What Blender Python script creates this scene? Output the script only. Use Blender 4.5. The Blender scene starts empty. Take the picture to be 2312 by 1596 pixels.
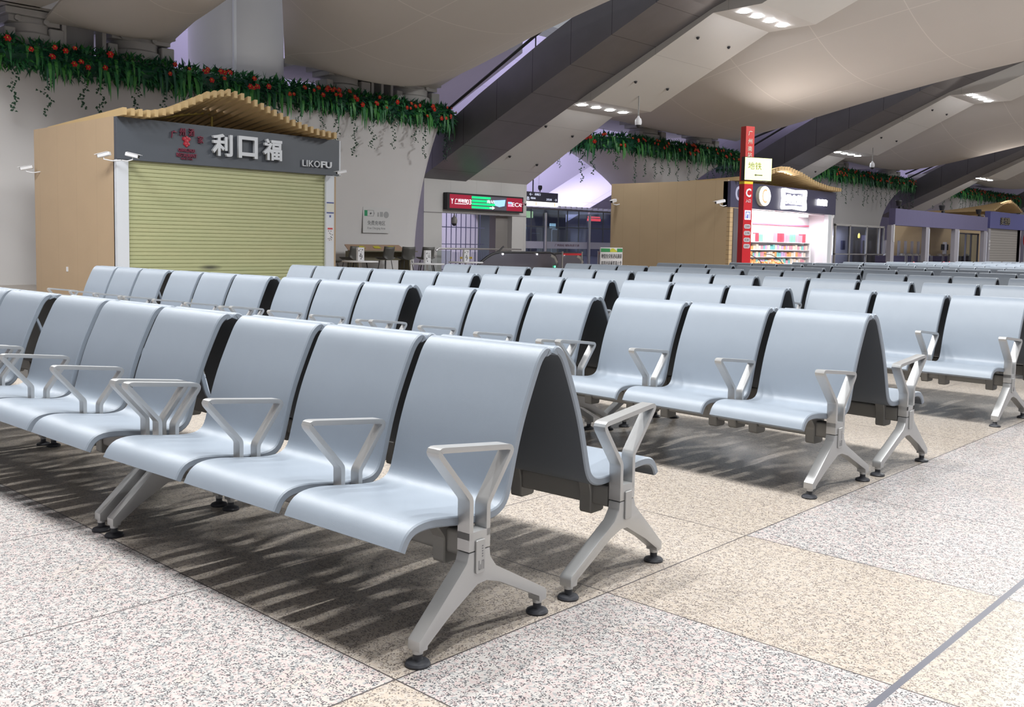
import bpy, bmesh, math, random
from mathutils import Vector, Matrix
random.seed(7)
sc = bpy.context.scene
C = sc.collection

# ------------------------------------------------------------------ camera
FPX, CYP, YAW, PITCH, ROLL = 2177.31, 705.59, 0.7522, 0.0713, 0.0171
cf = Vector((-math.sin(YAW)*math.cos(PITCH), math.cos(YAW)*math.cos(PITCH), -math.sin(PITCH)))
cr = Vector((math.cos(YAW), math.sin(YAW), 0)); cu = cr.cross(cf)
r2 = cr*math.cos(ROLL)+cu*math.sin(ROLL); u2 = -cr*math.sin(ROLL)+cu*math.cos(ROLL)
CAM = Vector((2.043, -1.8132, 1.2259))
cd = bpy.data.cameras.new('camera'); cam = bpy.data.objects.new('camera', cd); C.objects.link(cam)
m = Matrix.Identity(4)
for i in range(3):
    m[i][0], m[i][1], m[i][2], m[i][3] = r2[i], u2[i], -cf[i], CAM[i]
cam.matrix_world = m
cd.sensor_width = 36; cd.lens = FPX/2312*36; cd.shift_y = -(798-CYP)/2312
cd.clip_start = .05; cd.clip_end = 400
sc.camera = cam

# ------------------------------------------------------------------ world, light, exposure
w = bpy.data.worlds.new('hall_air'); sc.world = w; w.use_nodes = True
w.node_tree.nodes['Background'].inputs[0].default_value = (.58, .60, .645, 1)
w.node_tree.nodes['Background'].inputs[1].default_value = .53
sc.view_settings.view_transform = 'Standard'; sc.view_settings.look = 'None'
sc.view_settings.exposure = 0.0; sc.view_settings.gamma = 1.0; sc.view_settings.use_curve_mapping = False
sc.cycles.max_bounces = 5; sc.cycles.diffuse_bounces = 3; sc.cycles.glossy_bounces = 2
sc.cycles.transmission_bounces = 4; sc.cycles.transparent_max_bounces = 8
sc.cycles.caustics_reflective = False; sc.cycles.caustics_refractive = False
sc.cycles.sample_clamp_indirect = 4; sc.cycles.use_denoising = True
sc.cycles.use_light_tree = True; sc.cycles.adaptive_threshold = .02

def area(name, loc, size, power, col, rot=(0,0,0), spread=math.pi):
    d = bpy.data.lights.new(name, 'AREA'); d.shape = 'RECTANGLE'; d.size, d.size_y = size
    d.energy = power; d.color = col; d.spread = spread
    o = bpy.data.objects.new(name, d); C.objects.link(o); o.location = loc; o.rotation_euler = rot
    return o
BEAM_Y = [-22, -2.85, 22, 42.5, 64, 86]
SHELF = [(-19.7, 6.14), (-13.4, 8.42), (-6.8, 10.42), (-.2, 11.8), (6.3, 12.4)]
COOL = (.98, .985, .97); LILAC = (.72, .68, 1.0)
LAMPS = [(-19.7, 6.08, 170), (-13.4, 8.36, 380), (-10.0, 9.36, 420), (-6.8, 10.36, 480), (-3.6, 11.02, 560), (-.2, 11.74, 800), (3.1, 12.04, 700), (6.3, 12.34, 700)]
for by in BEAM_Y[:5]:
    for x, z, pw in LAMPS:
        if by < -10 and x < -5: continue
        if by >= 22 and x in (-19.7, -13.4, -10.0, -6.8): continue
        area('downlight_row_lamp', (x, by+4.05, z), (.14, 2.6), pw*(1.0 if by < 20 else 2.0 if by < 30 else .9), COOL)
# unseen warm lights added above the stall roofs to brighten the fabric ceiling
for x, y, pw in ((-17.5, 9.5, 8), (-15.9, 31.5, 85), (-15.9, 58, 80)):
    area('ceiling_fill_light', (x, y, 4.6), (1.6, 1.6), pw, (1, .90, .83), rot=(math.pi, .95, 0))
area('side_passage_fill', (-28.0, 27.5, 6.6), (1, 1), 380, LILAC)  # unseen lilac light added to brighten the passage wall behind the portal
area('entrance_fill', (-31.6, 35.6, 2.85), (1, 5), 90, (.85, .88, 1))  # unseen light added to lift the room behind the entrance glass
area('office_fill', (-20.9, 49.2, 2.4), (.6, 3), 110, (.85, .88, 1))  # unseen light added to brighten the inside of the glass office
# lilac lamps of the side hall behind the piers
for y in (4, 14, 36, 57, 77):
    area('side_hall_lamp', (-42, y, 2.6), (5, 5), 2000, LILAC, rot=(math.pi, 0, 0))
area('side_hall_leg_fill', (-37.5, 47, .4), (5, 5), 650, LILAC, rot=(math.pi, 0, 0))  # unseen low light added to brighten the underside of a sloping leg

# ------------------------------------------------------------------ helpers
class MB:
    def __init__(s): s.v = []; s.f = []; s.mi = []
    def add(s, vs, fs, mi=0):
        b = len(s.v); s.v += [tuple(p) for p in vs]
        for f in fs: s.f.append(tuple(b+i for i in f)); s.mi.append(mi)
    def box(s, a, b, mi=0):
        x0, y0, z0 = a; x1, y1, z1 = b
        x0, x1 = min(x0, x1), max(x0, x1); y0, y1 = min(y0, y1), max(y0, y1); z0, z1 = min(z0, z1), max(z0, z1)
        s.add([(x0,y0,z0),(x1,y0,z0),(x1,y1,z0),(x0,y1,z0),(x0,y0,z1),(x1,y0,z1),(x1,y1,z1),(x0,y1,z1)],
              [(3,2,1,0),(4,5,6,7),(0,1,5,4),(1,2,6,5),(2,3,7,6),(3,0,4,7)], mi)
    def prism_x(s, poly, x0, x1, mi=0):
        n = len(poly)
        s.add([(x0, y, z) for y, z in poly]+[(x1, y, z) for y, z in poly],
              [tuple(range(n)), tuple(range(2*n-1, n-1, -1))]+[(i, i+n, (i+1) % n+n, (i+1) % n) for i in range(n)], mi)
    def band_x(s, outer, inner, x0, x1, closed=True, mi=0):
        n = len(outer); vs = []
        for (oy, oz), (iy, iz) in zip(outer, inner):
            vs += [(x0,oy,oz),(x1,oy,oz),(x1,iy,iz),(x0,iy,iz)]
        fs = []
        for i in range(n if closed else n-1):
            j = (i+1) % n
            for k in range(4):
                l = (k+1) % 4
                fs.append((4*i+k, 4*j+k, 4*j+l, 4*i+l))
        if not closed: fs += [(3,2,1,0), (4*n-4,4*n-3,4*n-2,4*n-1)]
        s.add(vs, fs, mi)
    def lathe(s, prof, c=(0,0,0), n=16, mi=0, axis='z', sx=1, sy=1):
        vs = []; fs = []; m_ = len(prof)
        for i in range(n):
            a = 2*math.pi*i/n
            for r, h in prof:
                p = (r*math.cos(a)*sx, r*math.sin(a)*sy, h)
                if axis == 'x': p = (p[2], p[0], p[1])
                if axis == 'y': p = (p[0], p[2], p[1])
                vs.append((p[0]+c[0], p[1]+c[1], p[2]+c[2]))
        for i in range(n):
            j = (i+1) % n
            for k in range(m_-1): fs.append((i*m_+k, j*m_+k, j*m_+k+1, i*m_+k+1))
        fs.append(tuple(i*m_ for i in range(n-1, -1, -1))); fs.append(tuple(i*m_+m_-1 for i in range(n)))
        s.add(vs, fs, mi)
    def tube(s, pts, r, n=8, mi=0):
        pts = [Vector(p) for p in pts]; rings = []; vs = []
        for i, p in enumerate(pts):
            d = (pts[min(i+1, len(pts)-1)]-pts[max(i-1, 0)]).normalized()
            a = d.cross(Vector((0, 0, 1)))
            if a.length < .05: a = d.cross(Vector((1, 0, 0)))
            a.normalize(); b = a.cross(d)
            for k in range(n):
                t = 2*math.pi*k/n; vs.append(p+a*(r*math.cos(t))+b*(r*math.sin(t)))
        fs = [(i*n+k, i*n+(k+1) % n, (i+1)*n+(k+1) % n, (i+1)*n+k) for i in range(len(pts)-1) for k in range(n)]
        fs += [tuple(range(n-1, -1, -1)), tuple(range((len(pts)-1)*n, len(pts)*n))]
        s.add(vs, fs, mi)
    def obj(s, name, mats, parent=None, bevel=0, smooth=None, loc=None, seg=1, **props):
        me = bpy.data.meshes.new(name); me.from_pydata(s.v, [], s.f)
        mats = mats if isinstance(mats, (list, tuple)) else [mats]
        for mm in mats: me.materials.append(mm)
        if len(mats) > 1: me.polygons.foreach_set('material_index', s.mi)
        if bevel:
            bm = bmesh.new(); bm.from_mesh(me)
            bmesh.ops.recalc_face_normals(bm, faces=bm.faces)
            es = [e for e in bm.edges if len(e.link_faces) == 2 and e.calc_face_angle(0) > .5]
            bmesh.ops.bevel(bm, geom=es, offset=bevel, segments=seg, profile=.7, affect='EDGES', clamp_overlap=True)
            bm.to_mesh(me); bm.free()
        else:
            bm = bmesh.new(); bm.from_mesh(me); bmesh.ops.recalc_face_normals(bm, faces=bm.faces); bm.to_mesh(me); bm.free()
        if smooth:
            me.polygons.foreach_set('use_smooth', [True]*len(me.polygons)); me.set_sharp_from_angle(angle=math.radians(smooth))
        o = bpy.data.objects.new(name, me); C.objects.link(o)
        if loc: o.location = loc
        if parent: o.parent = parent
        for k, v in props.items(): o[k] = v
        return o

def thing(name, label, cat, loc=(0,0,0), rz=0, group=None):
    o = bpy.data.objects.new(name, None); C.objects.link(o); o.empty_display_size = .1
    o.location = loc; o.rotation_euler = (0, 0, rz); o['label'] = label; o['category'] = cat
    if group: o['group'] = group
    return o
KIDS = {}
def kids(o):
    return KIDS.get(o.name, [])
def index_kids():
    KIDS.clear()
    for o in C.objects:
        if o.parent: KIDS.setdefault(o.parent.name, []).append(o)
def copy_tree(o, parent=None):
    c = o.copy(); C.objects.link(c); c.parent = parent
    for ch in kids(o): copy_tree(ch, c)
    return c

def N(nt, t, **kw):
    n = nt.nodes.new(t)
    for k, v in kw.items(): setattr(n, k, v)
    return n
def mat(name, col, rough=.5, metal=0, spec=.5, emit=None, es=0, noise=0, nscale=8, bump=0, bscale=200, alpha=1, trans=0, coat=0, rnoise=0):
    m_ = bpy.data.materials.new(name); m_.use_nodes = True; nt = m_.node_tree; b = nt.nodes['Principled BSDF']
    b.inputs['Base Color'].default_value = (*col, 1); b.inputs['Roughness'].default_value = rough
    b.inputs['Metallic'].default_value = metal; b.inputs['Specular IOR Level'].default_value = spec
    b.inputs['Alpha'].default_value = alpha; b.inputs['Transmission Weight'].default_value = trans
    b.inputs['Coat Weight'].default_value = coat
    if emit: b.inputs['Emission Color'].default_value = (*emit, 1); b.inputs['Emission Strength'].default_value = es
    if noise or bump or rnoise:
        tc = N(nt, 'ShaderNodeTexCoord')
    if noise:
        nz = N(nt, 'ShaderNodeTexNoise'); nz.inputs['Scale'].default_value = nscale; nz.inputs['Detail'].default_value = 5
        nt.links.new(tc.outputs['Object'], nz.inputs['Vector'])
        mr = N(nt, 'ShaderNodeMapRange'); mr.inputs[3].default_value = 1-noise; mr.inputs[4].default_value = 1+noise
        nt.links.new(nz.outputs[0], mr.inputs[0])
        mx = N(nt, 'ShaderNodeVectorMath', operation='SCALE'); mx.inputs[0].default_value = col
        nt.links.new(mr.outputs[0], mx.inputs['Scale']); nt.links.new(mx.outputs[0], b.inputs['Base Color'])
    if bump:
        nb = N(nt, 'ShaderNodeTexNoise'); nb.inputs['Scale'].default_value = bscale; nb.inputs['Detail'].default_value = 2
        nt.links.new(tc.outputs['Object'], nb.inputs['Vector'])
        bp = N(nt, 'ShaderNodeBump'); bp.inputs['Strength'].default_value = bump; bp.inputs['Distance'].default_value = .002
        nt.links.new(nb.outputs[0], bp.inputs['Height']); nt.links.new(bp.outputs[0], b.inputs['Normal'])
    return m_
def glass(name, tint, f=.82, rough=.05):
    m_ = bpy.data.materials.new(name); m_.use_nodes = True; nt = m_.node_tree; nt.nodes.clear()
    o = N(nt, 'ShaderNodeOutputMaterial'); mx = N(nt, 'ShaderNodeMixShader'); t = N(nt, 'ShaderNodeBsdfTransparent'); g = N(nt, 'ShaderNodeBsdfGlossy')
    t.inputs[0].default_value = (*tint, 1); g.inputs['Roughness'].default_value = rough; g.inputs[0].default_value = (.9,.9,.95,1)
    mx.inputs[0].default_value = 1-f
    nt.links.new(t.outputs[0], mx.inputs[1]); nt.links.new(g.outputs[0], mx.inputs[2]); nt.links.new(mx.outputs[0], o.inputs[0])
    return m_

SEAT = mat('seat_polyurethane', (.268, .31, .368), rough=.36, spec=.6, noise=.05, nscale=5, bump=.25, bscale=900)
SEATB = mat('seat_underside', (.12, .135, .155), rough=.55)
ALU = mat('cast_aluminium', (.50, .505, .51), rough=.34, metal=.55, noise=.03, bump=.1, bscale=600)
BEAMM = mat('grey_painted_steel', (.23, .225, .215), rough=.5, metal=.2)
RUB = mat('black_rubber', (.035, .037, .045), rough=.45, noise=.2, nscale=60)
BADGE = mat('badge_grey', (.44, .44, .44), rough=.4, metal=.3)
BADGET = mat('badge_mark', (.20, .20, .21), rough=.5)
WALLW = mat('white_plaster', (.64, .63, .635), rough=.6, noise=.03, nscale=1.2)
MEMB = mat('fabric_membrane', (.58, .55, .52), rough=.75, noise=.03, nscale=.8)
PANEL = mat('soffit_panel', (.65, .635, .61), rough=.5, noise=.025, nscale=1)
DARKB = mat('dark_metal_cladding', (.165, .158, .17), rough=.42, metal=.35, noise=.12, nscale=1.6)
FARW = mat('side_hall_shell', (.62, .60, .66), rough=.7)
WHITE = mat('white_paint', (.72, .73, .76), rough=.45)
LIT = mat('lamp_disc', (1, 1, 1), emit=(1, .99, 1), es=14)
ROWLIT = [mat('row_lamp_'+n_, (1, 1, 1), emit=(.95, .96, 1), es=e_) for n_, e_ in (('low', 85), ('middle', 85), ('upper', 90))]
BLACK = mat('black_plastic', (.02, .02, .024), rough=.5)
STEEL = mat('brushed_steel', (.55, .55, .56), rough=.3, metal=.8)
BEAR = mat('grey_bearing_paint', (.43, .42, .41), rough=.6, noise=.08, nscale=4)

def seams(m_, axis_scale, width=.012, dark=.55, coord='Object'):
    """thin joint lines drawn on a cladding material every 1/scale metres along the given axes"""
    nt = m_.node_tree; b = nt.nodes['Principled BSDF']; tc = N(nt, 'ShaderNodeTexCoord'); sp = N(nt, 'ShaderNodeSeparateXYZ')
    nt.links.new(tc.outputs[coord], sp.inputs[0]); prev = None
    for ax, (s_, sh) in axis_scale.items():
        a = N(nt, 'ShaderNodeMath', operation='MULTIPLY_ADD'); a.inputs[1].default_value = s_; a.inputs[2].default_value = sh
        nt.links.new(sp.outputs[ax], a.inputs[0])
        fr = N(nt, 'ShaderNodeMath', operation='FRACT'); nt.links.new(a.outputs[0], fr.inputs[0])
        c = N(nt, 'ShaderNodeMath', operation='LESS_THAN'); c.inputs[1].default_value = width*s_; nt.links.new(fr.outputs[0], c.inputs[0])
        if prev:
            mxx = N(nt, 'ShaderNodeMath', operation='MAXIMUM'); nt.links.new(prev, mxx.inputs[0]); nt.links.new(c.outputs[0], mxx.inputs[1]); prev = mxx.outputs[0]
        else: prev = c.outputs[0]
    inp = b.inputs['Base Color']
    mix = N(nt, 'ShaderNodeMix', data_type='RGBA'); nt.links.new(prev, mix.inputs[0])
    if inp.links: nt.links.new(inp.links[0].from_socket, mix.inputs[6])
    else: mix.inputs[6].default_value = inp.default_value
    base = inp.default_value
    mix.inputs[7].default_value = (base[0]*dark, base[1]*dark, base[2]*dark, 1)
    nt.links.new(mix.outputs[2], inp)
    return m_

# text turned into a mesh; local x = reading direction, local y = up
def text_mesh(name, body, width, height, mats, parent, origin, face='x', extrude=.01, bold=0, squeeze=True, vertical=False, shear=0, **props):
    cu_ = bpy.data.curves.new(name, 'FONT'); cu_.body = body; cu_.extrude = extrude/2; cu_.offset = bold; cu_.shear = shear
    cu_.resolution_u = 2; cu_.space_line = .9
    t = bpy.data.objects.new(name+'_tmp', cu_); C.objects.link(t)
    dg = bpy.context.evaluated_depsgraph_get(); me = bpy.data.meshes.new_from_object(t.evaluated_get(dg))
    bpy.data.objects.remove(t); bpy.data.curves.remove(cu_)
    xs = [v.co.x for v in me.vertices]; ys = [v.co.y for v in me.vertices]
    if not xs: return None
    x0, x1, y0, y1 = min(xs), max(xs), min(ys), max(ys)
    sx = width/(x1-x0); sy = height/(y1-y0)
    ox, oy, oz = origin
    for v in me.vertices:
        a = (v.co.x-(x0+x1)/2)*sx; b = (v.co.y-(y0+y1)/2)*sy; c = v.co.z
        if face == 'x': v.co = (ox+c, oy+a, oz+b)
        else: v.co = (ox+a, oy-c, oz+b)      # facing -y
    me.materials.clear(); me.materials.append(mats)
    me.name = name
    o = bpy.data.objects.new(name, me); C.objects.link(o); o.parent = parent
    for k, v in props.items(): o[k] = v
    return o

# ------------------------------------------------------------------ floor
def granite():
    m_ = bpy.data.materials.new('granite_tiles'); m_.use_nodes = True; nt = m_.node_tree; b = nt.nodes['Principled BSDF']; L = nt.links.new
    tc = N(nt, 'ShaderNodeTexCoord'); sp = N(nt, 'ShaderNodeSeparateXYZ'); L(tc.outputs['Object'], sp.inputs[0])
    def M(op, a, b_=None, c=None):
        n = N(nt, 'ShaderNodeMath', operation=op)
        for i, v in enumerate((a, b_, c)):
            if v is None: continue
            if isinstance(v, (int, float)): n.inputs[i].default_value = v
            else: L(v, n.inputs[i])
        return n.outputs[0]
    TX, TY, OX, OY = 1.0211, .9706, .0222, -.1065
    u = M('DIVIDE', M('SUBTRACT', sp.outputs[0], OX), TX); v = M('DIVIDE', M('SUBTRACT', sp.outputs[1], OY), TY)
    fu = M('FRACT', u); fv = M('FRACT', v); iu = M('FLOOR', u); iv = M('FLOOR', v)
    # tan where seats stand (u<0, v>0) or on alternate strips of the aisle (u>=0, v row -1 or 1)
    seatz = M('MULTIPLY', M('LESS_THAN', u, 0), M('GREATER_THAN', v, 0))
    row = M('ADD', M('COMPARE', iv, -1, .1), M('COMPARE', iv, 1, .1))
    aisle = M('MULTIPLY', M('GREATER_THAN', u, 0), row)
    tan = M('MINIMUM', M('ADD', seatz, aisle), 1)
    # joints
    def line(f, wdt): return M('LESS_THAN', M('MINIMUM', f, M('SUBTRACT', 1, f)), wdt)
    jn = M('MAXIMUM', line(fu, .003), line(fv, .003))
    wide = M('LESS_THAN', M('ABSOLUTE', M('SUBTRACT', sp.outputs[0], OX+TX)), .011)
    # speckles
    v1 = N(nt, 'ShaderNodeTexVoronoi'); v1.inputs['Scale'].default_value = 250; L(tc.outputs['Object'], v1.inputs['Vector'])
    v2 = N(nt, 'ShaderNodeTexVoronoi'); v2.inputs['Scale'].default_value = 115; L(tc.outputs['Object'], v2.inputs['Vector'])
    s1 = N(nt, 'ShaderNodeSeparateColor'); L(v1.outputs['Color'], s1.inputs[0]); s2 = N(nt, 'ShaderNodeSeparateColor'); L(v2.outputs['Color'], s2.inputs[0])
    nz = N(nt, 'ShaderNodeTexNoise'); nz.inputs['Scale'].default_value = 40; nz.inputs['Detail'].default_value = 4; L(tc.outputs['Object'], nz.inputs['Vector'])
    big = N(nt, 'ShaderNodeTexNoise'); big.inputs['Scale'].default_value = 1.6; big.inputs['Detail'].default_value = 5; L(tc.outputs['Object'], big.inputs['Vector'])
    def mixc(f, a, c):
        n = N(nt, 'ShaderNodeMix', data_type='RGBA')
        L(f, n.inputs[0])
        for i, q in ((6, a), (7, c)):
            if isinstance(q, tuple): n.inputs[i].default_value = (*q, 1)
            else: L(q, n.inputs[i])
        return n.outputs[2]
    basec = mixc(tan, (.47, .45, .435), (.44, .385, .325))
    basec = mixc(M('MULTIPLY', M('GREATER_THAN', big.outputs[0], .56), .35), basec, (.50, .43, .365))
    pink = mixc(M('GREATER_THAN', s2.outputs[0], .62), basec, mixc(tan, (.47, .395, .385), (.47, .425, .375)))
    grey = mixc(M('GREATER_THAN', s2.outputs[1], .80), pink, mixc(tan, (.33, .335, .335), (.38, .335, .30)))
    dk = M('MULTIPLY', M('GREATER_THAN', s1.outputs[2], .69), M('GREATER_THAN', nz.outputs[0], .46))
    dark = mixc(M('MULTIPLY', dk, .85), grey, mixc(tan, (.05, .05, .06), (.13, .11, .10)))
    fin = mixc(jn, dark, (.09, .08, .08)); fin = mixc(wide, fin, (.13, .135, .16))
    # seat-area wear
    L(fin, b.inputs['Base Color']); b.inputs['Roughness'].default_value = .28; b.inputs['Specular IOR Level'].default_value = .3
    return m_
mb = MB(); mb.add([(-75, -14, 0), (14, -14, 0), (14, 115, 0), (-75, 115, 0)], [(0, 1, 2, 3)])
mb.obj('floor', granite(), kind='structure')

# ------------------------------------------------------------------ benches
def smooth_path(pts, it=2):
    for _ in range(it):
        q = [pts[0]]
        for a, b in zip(pts[:-1], pts[1:]):
            q += [(a[0]*.75+b[0]*.25, a[1]*.75+b[1]*.25), (a[0]*.25+b[0]*.75, a[1]*.25+b[1]*.75)]
        q.append(pts[-1]); pts = q
    return pts
def offset(pts, d, closed=False):
    out = []; n = len(pts)
    for i in range(n):
        a = pts[(i-1) % n] if closed else pts[max(i-1, 0)]; b = pts[(i+1) % n] if closed else pts[min(i+1, n-1)]
        dx, dy = b[0]-a[0], b[1]-a[1]; l = math.hypot(dx, dy) or 1
        out.append((pts[i][0]-dy/l*d, pts[i][1]+dx/l*d))
    return out
def round_poly(pts, r, k=4, closed=True):
    out = []; n = len(pts)
    for i, p in enumerate(pts):
        rr = r[i] if isinstance(r, (list, tuple)) else r
        if (not closed and i in (0, n-1)) or rr <= 0: out.append(p); continue
        a = Vector(pts[(i-1) % n]); b = Vector(pts[(i+1) % n]); q = Vector(p)
        da = (a-q); db = (b-q); la = min(rr, da.length*.49); lb = min(rr, db.length*.49)
        A = q+da.normalized()*la; B = q+db.normalized()*lb
        for j in range(k+1):
            t = j/k; out.append(tuple(A*(1-t)**2+q*2*t*(1-t)+B*t*t))
    return out
SP = [(.634, .862), (.627, .880), (.606, .886), (.581, .874), (.556, .846), (.532, .798), (.503, .735), (.474, .668), (.447, .592),
      (.428, .524), (.413, .466), (.402, .428), (.388, .404), (.362, .389), (.32, .384), (.27, .387), (.204, .395), (.137, .405),
      (.081, .412), (.03, .412), (-.01, .402), (-.038, .378), (-.056, .343)]
SPs = smooth_path(SP, 1)
def seat_mesh(x1, x0):
    mbx = MB(); tp = SPs; bt = offset(SPs, .030)
    prof = tp+bt[::-1]
    # small rounding at both sides
    inn_t = offset(SPs, .005); inn_b = offset(SPs, .025); inner = inn_t+inn_b[::-1]; n = len(prof)
    secs = [(x0, inner), (x0+.005, prof), (x1-.005, prof), (x1, inner)]
    vs = []; fs = []; mi = []
    for x, p in secs: vs += [(x, y, z) for y, z in p]
    for s_ in range(3):
        for i in range(n):
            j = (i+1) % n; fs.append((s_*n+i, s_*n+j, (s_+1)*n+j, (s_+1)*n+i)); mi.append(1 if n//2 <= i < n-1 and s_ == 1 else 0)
    h = len(tp)
    for s_ in (0, 3):
        for i in range(h-1): fs.append((s_*n+i, s_*n+i+1, s_*n+n-2-i, s_*n+n-1-i)); mi.append(0)
    mbx.add(vs, fs); mbx.mi = mi; return mbx
FRONT = (.195, .452)
ARMP = [(.195, .30), (.195, .456), (.062, .606), (.083, .630), (.372, .590), (.372, .566), (.272, .430), (.272, .30)]
def arm_loop(mbx, x0, x1, zb):
    p = [(.195, zb), (.195, .456), (.055, .618), (.078, .6275), (.385, .588), (.272, .430), (.272, zb)]
    p = [(.195, zb), (.195, .456), (.045, .626), (.390, .589), (.272, .430), (.272, zb)]
    c = round_poly(p, [0, .012, .035, .03, .012, 0], k=5, closed=False)
    mbx.band_x(offset(c, .0085), offset(c, -.0085), x0, x1, closed=False)
def build_bench():
    t = thing('waiting_bench', '', 'bench')
    for k in range(3):
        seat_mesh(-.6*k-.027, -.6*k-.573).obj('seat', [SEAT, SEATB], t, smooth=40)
        for xx in (-.13, -.47):
            q = MB(); X = -.6*k+xx
            q.prism_x(round_poly([(.155, .372), (.31, .368), (.292, .305), (.292, .225), (.205, .225), (.205, .31)], .012, 2), X-.027, X+.027)
            q.obj('seat_bracket', BEAMM, t, bevel=.004)
    b = MB(); b.prism_x(round_poly([(.215, .262), (.282, .262), (.282, .342), (.215, .342)], .012, 3), -1.765, -.03); b.obj('beam', BEAMM, t, smooth=40)
    for k in range(4):
        a = MB(); X = -.6*k
        if k in (0, 3):
            x0, x1 = (X-.03, X+.02) if k == 0 else (X-.02, X+.03)
            arm_loop(a, x0, x1, .33)
            a.prism_x([(.1865, .352), (.2805, .352), (.2805, .294), (.1865, .294)], x0, x1)
        else:
            x0, x1 = X-.021, X+.021
            arm_loop(a, x0, x1, .30)
        a.obj('armrest', ALU, t, bevel=.003, seg=2, smooth=40)
        if k in (1, 2):
            q = MB(); q.prism_x(round_poly([(.185, .345), (.30, .345), (.30, .235), (.205, .235)], .01, 2), X-.026, X+.026); q.obj('armrest_mount', BEAMM, t, bevel=.004)
    LEG = [(.1865, .291), (.2805, .291), (.284, .262), (.312, .226), (.560, .088), (.569, .078), (.569, .047), (.532, .047), (.530, .066),
           (.33, .168), (.268, .188), (.228, .186), (.105, .118), (.017, .058), (.017, .047), (-.018, .047), (-.018, .078), (.148, .232), (.178, .262)]
    for k in (0, 3):
        X = -.6*k; x0, x1 = (X-.03, X+.02) if k == 0 else (X-.02, X+.03)
        g = MB(); g.prism_x(LEG, x0, x1)
        lg = g.obj('leg', ALU, t, bevel=.005, seg=2, smooth=40)
        xm = (x0+x1)/2
        for yy in (0, .55):
            f = MB()
            f.lathe([(.0, .0), (.037, .0), (.038, .006), (.034, .012), (.016, .019), (.014, .022), (.014, .040), (0, .040)], (xm, yy, 0), n=20)
            f.obj('foot_pad', RUB, lg, smooth=35)
            f = MB(); f.lathe([(0, .036), (.016, .036), (.017, .06), (0, .06)], (xm, yy, 0), n=14); f.obj('foot_tube', ALU, lg, smooth=35)
        bd = MB(); xo = x1 if k == 0 else x0; sgn = 1 if k == 0 else -1
        pp = round_poly([(.212, .222), (.252, .222), (.252, .326), (.212, .326)], .006, 3)
        bd.prism_x(pp, xo, xo+sgn*.007); bo = bd.obj('badge', BADGE, lg, bevel=.0015)
        if k == 0:
            mk = MB(); X1 = xo+.0076
            for (ya, yb, za, zb) in ((.222,.225,.233,.262), (.222,.232,.233,.236), (.229,.232,.236,.25), (.236,.239,.233,.262), (.239,.246,.259,.262), (.243,.246,.233,.259),
                                     (.2365,.242,.272,.276), (.2365,.242,.280,.284), (.2365,.242,.288,.292), (.2365,.242,.296,.300), (.2365,.242,.304,.308)):
                mk.box((xo+.006, ya, za), (X1, yb, zb))
            mk.obj('emblem', BADGET, bo)
    return t
proto = build_bench()
index_kids()
def in_view(p):
    v = Vector(p)-CAM; d = v.dot(cf)
    if d < .3: return False
    x = 1156+FPX*v.dot(r2)/d; y = CYP-FPX*v.dot(u2)/d
    return -30 < x < 2342 and -30 < y < 1626
ORD = ['nearest', 'second', 'third', 'fourth', 'fifth', 'sixth', 'seventh', 'eighth', 'ninth', 'tenth', 'eleventh', 'twelfth', 'thirteenth', 'fourteenth']
POS = ['first', 'second', 'third', 'fourth', 'fifth', 'sixth']
# ridge positions (x of the aisle end, y of the foot line, turn) read bench by bench for the first five rows
rows = [
 [(0, 0, .0457), (-1.90, -.085, .02), (-3.77, -.15, .01), (-5.65, -.18, .01)],
 [(-.07, 2.62, -.060), (-1.95, 2.65, -.05), (-3.82, 2.68, .012), (-5.69, 2.60, .022), (-7.55, 2.54, 0)],
 [(-.05, 5.42, -.05), (-1.92, 5.33, -.01), (-3.79, 5.28, .008), (-5.66, 5.22, .008), (-7.53, 5.25, 0)],
 [(-.05, 8.2, 0), (-1.93, 8.2, 0), (-3.80, 8.19, .005), (-5.67, 8.19, .005), (-7.54, 8.17, .005)],
 [(-.05, 11.2, 0), (-1.95, 11.2, -.005), (-3.82, 11.19, 0), (-5.69, 11.16, .005), (-7.56, 11.19, 0)]]
for k in range(5, 13):
    rows.append([(-.03-1.9*i+random.uniform(-.02, .02), 11.2+2.95*(k-4)+random.uniform(-.06, .06), random.uniform(-.012, .012)) for i in range(5)])
first = True; nb = 0
for k, row in enumerate(rows):
    for i, (bx, by_, th) in enumerate(row):
        c, s_ = math.cos(th), math.sin(th)
        pl = [(bx, by_, th, 'left-facing')]
        # the mirrored bench standing back to back: its own origin at the far end, turned half round
        off = 1.272
        ox = bx-s_*off - 1.8*c; oy = by_+c*off - 1.8*s_
        pl.append((ox, oy, th+math.pi, 'back'))
        for (x, y, t_, side) in pl:
            cc, ss = math.cos(t_), math.sin(t_)
            pts = [(x+cc*a-ss*b, y+ss*a+cc*b, z) for a in (0, -.6, -1.2, -1.8) for b in (0, .3, .6) for z in (.02, .4, .88)]
            if sum(in_view(p) for p in pts) < 2: continue
            if first: o = proto; first = False
            else: o = copy_tree(proto)
            o.location = (x, y, 0); o.rotation_euler = (0, 0, t_)
            fac = 'facing the camera' if side == 'left-facing' else 'facing away'
            end = 'nearest the aisle' if i == 0 else POS[i]+' from the aisle end'
            o['label'] = 'grey three-seat bench %s, %s, in the %s row' % (fac, end, ORD[k] if k else 'first')
            o['group'] = 'three-seat waiting benches'
            nb += 1
print('benches', nb)

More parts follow.
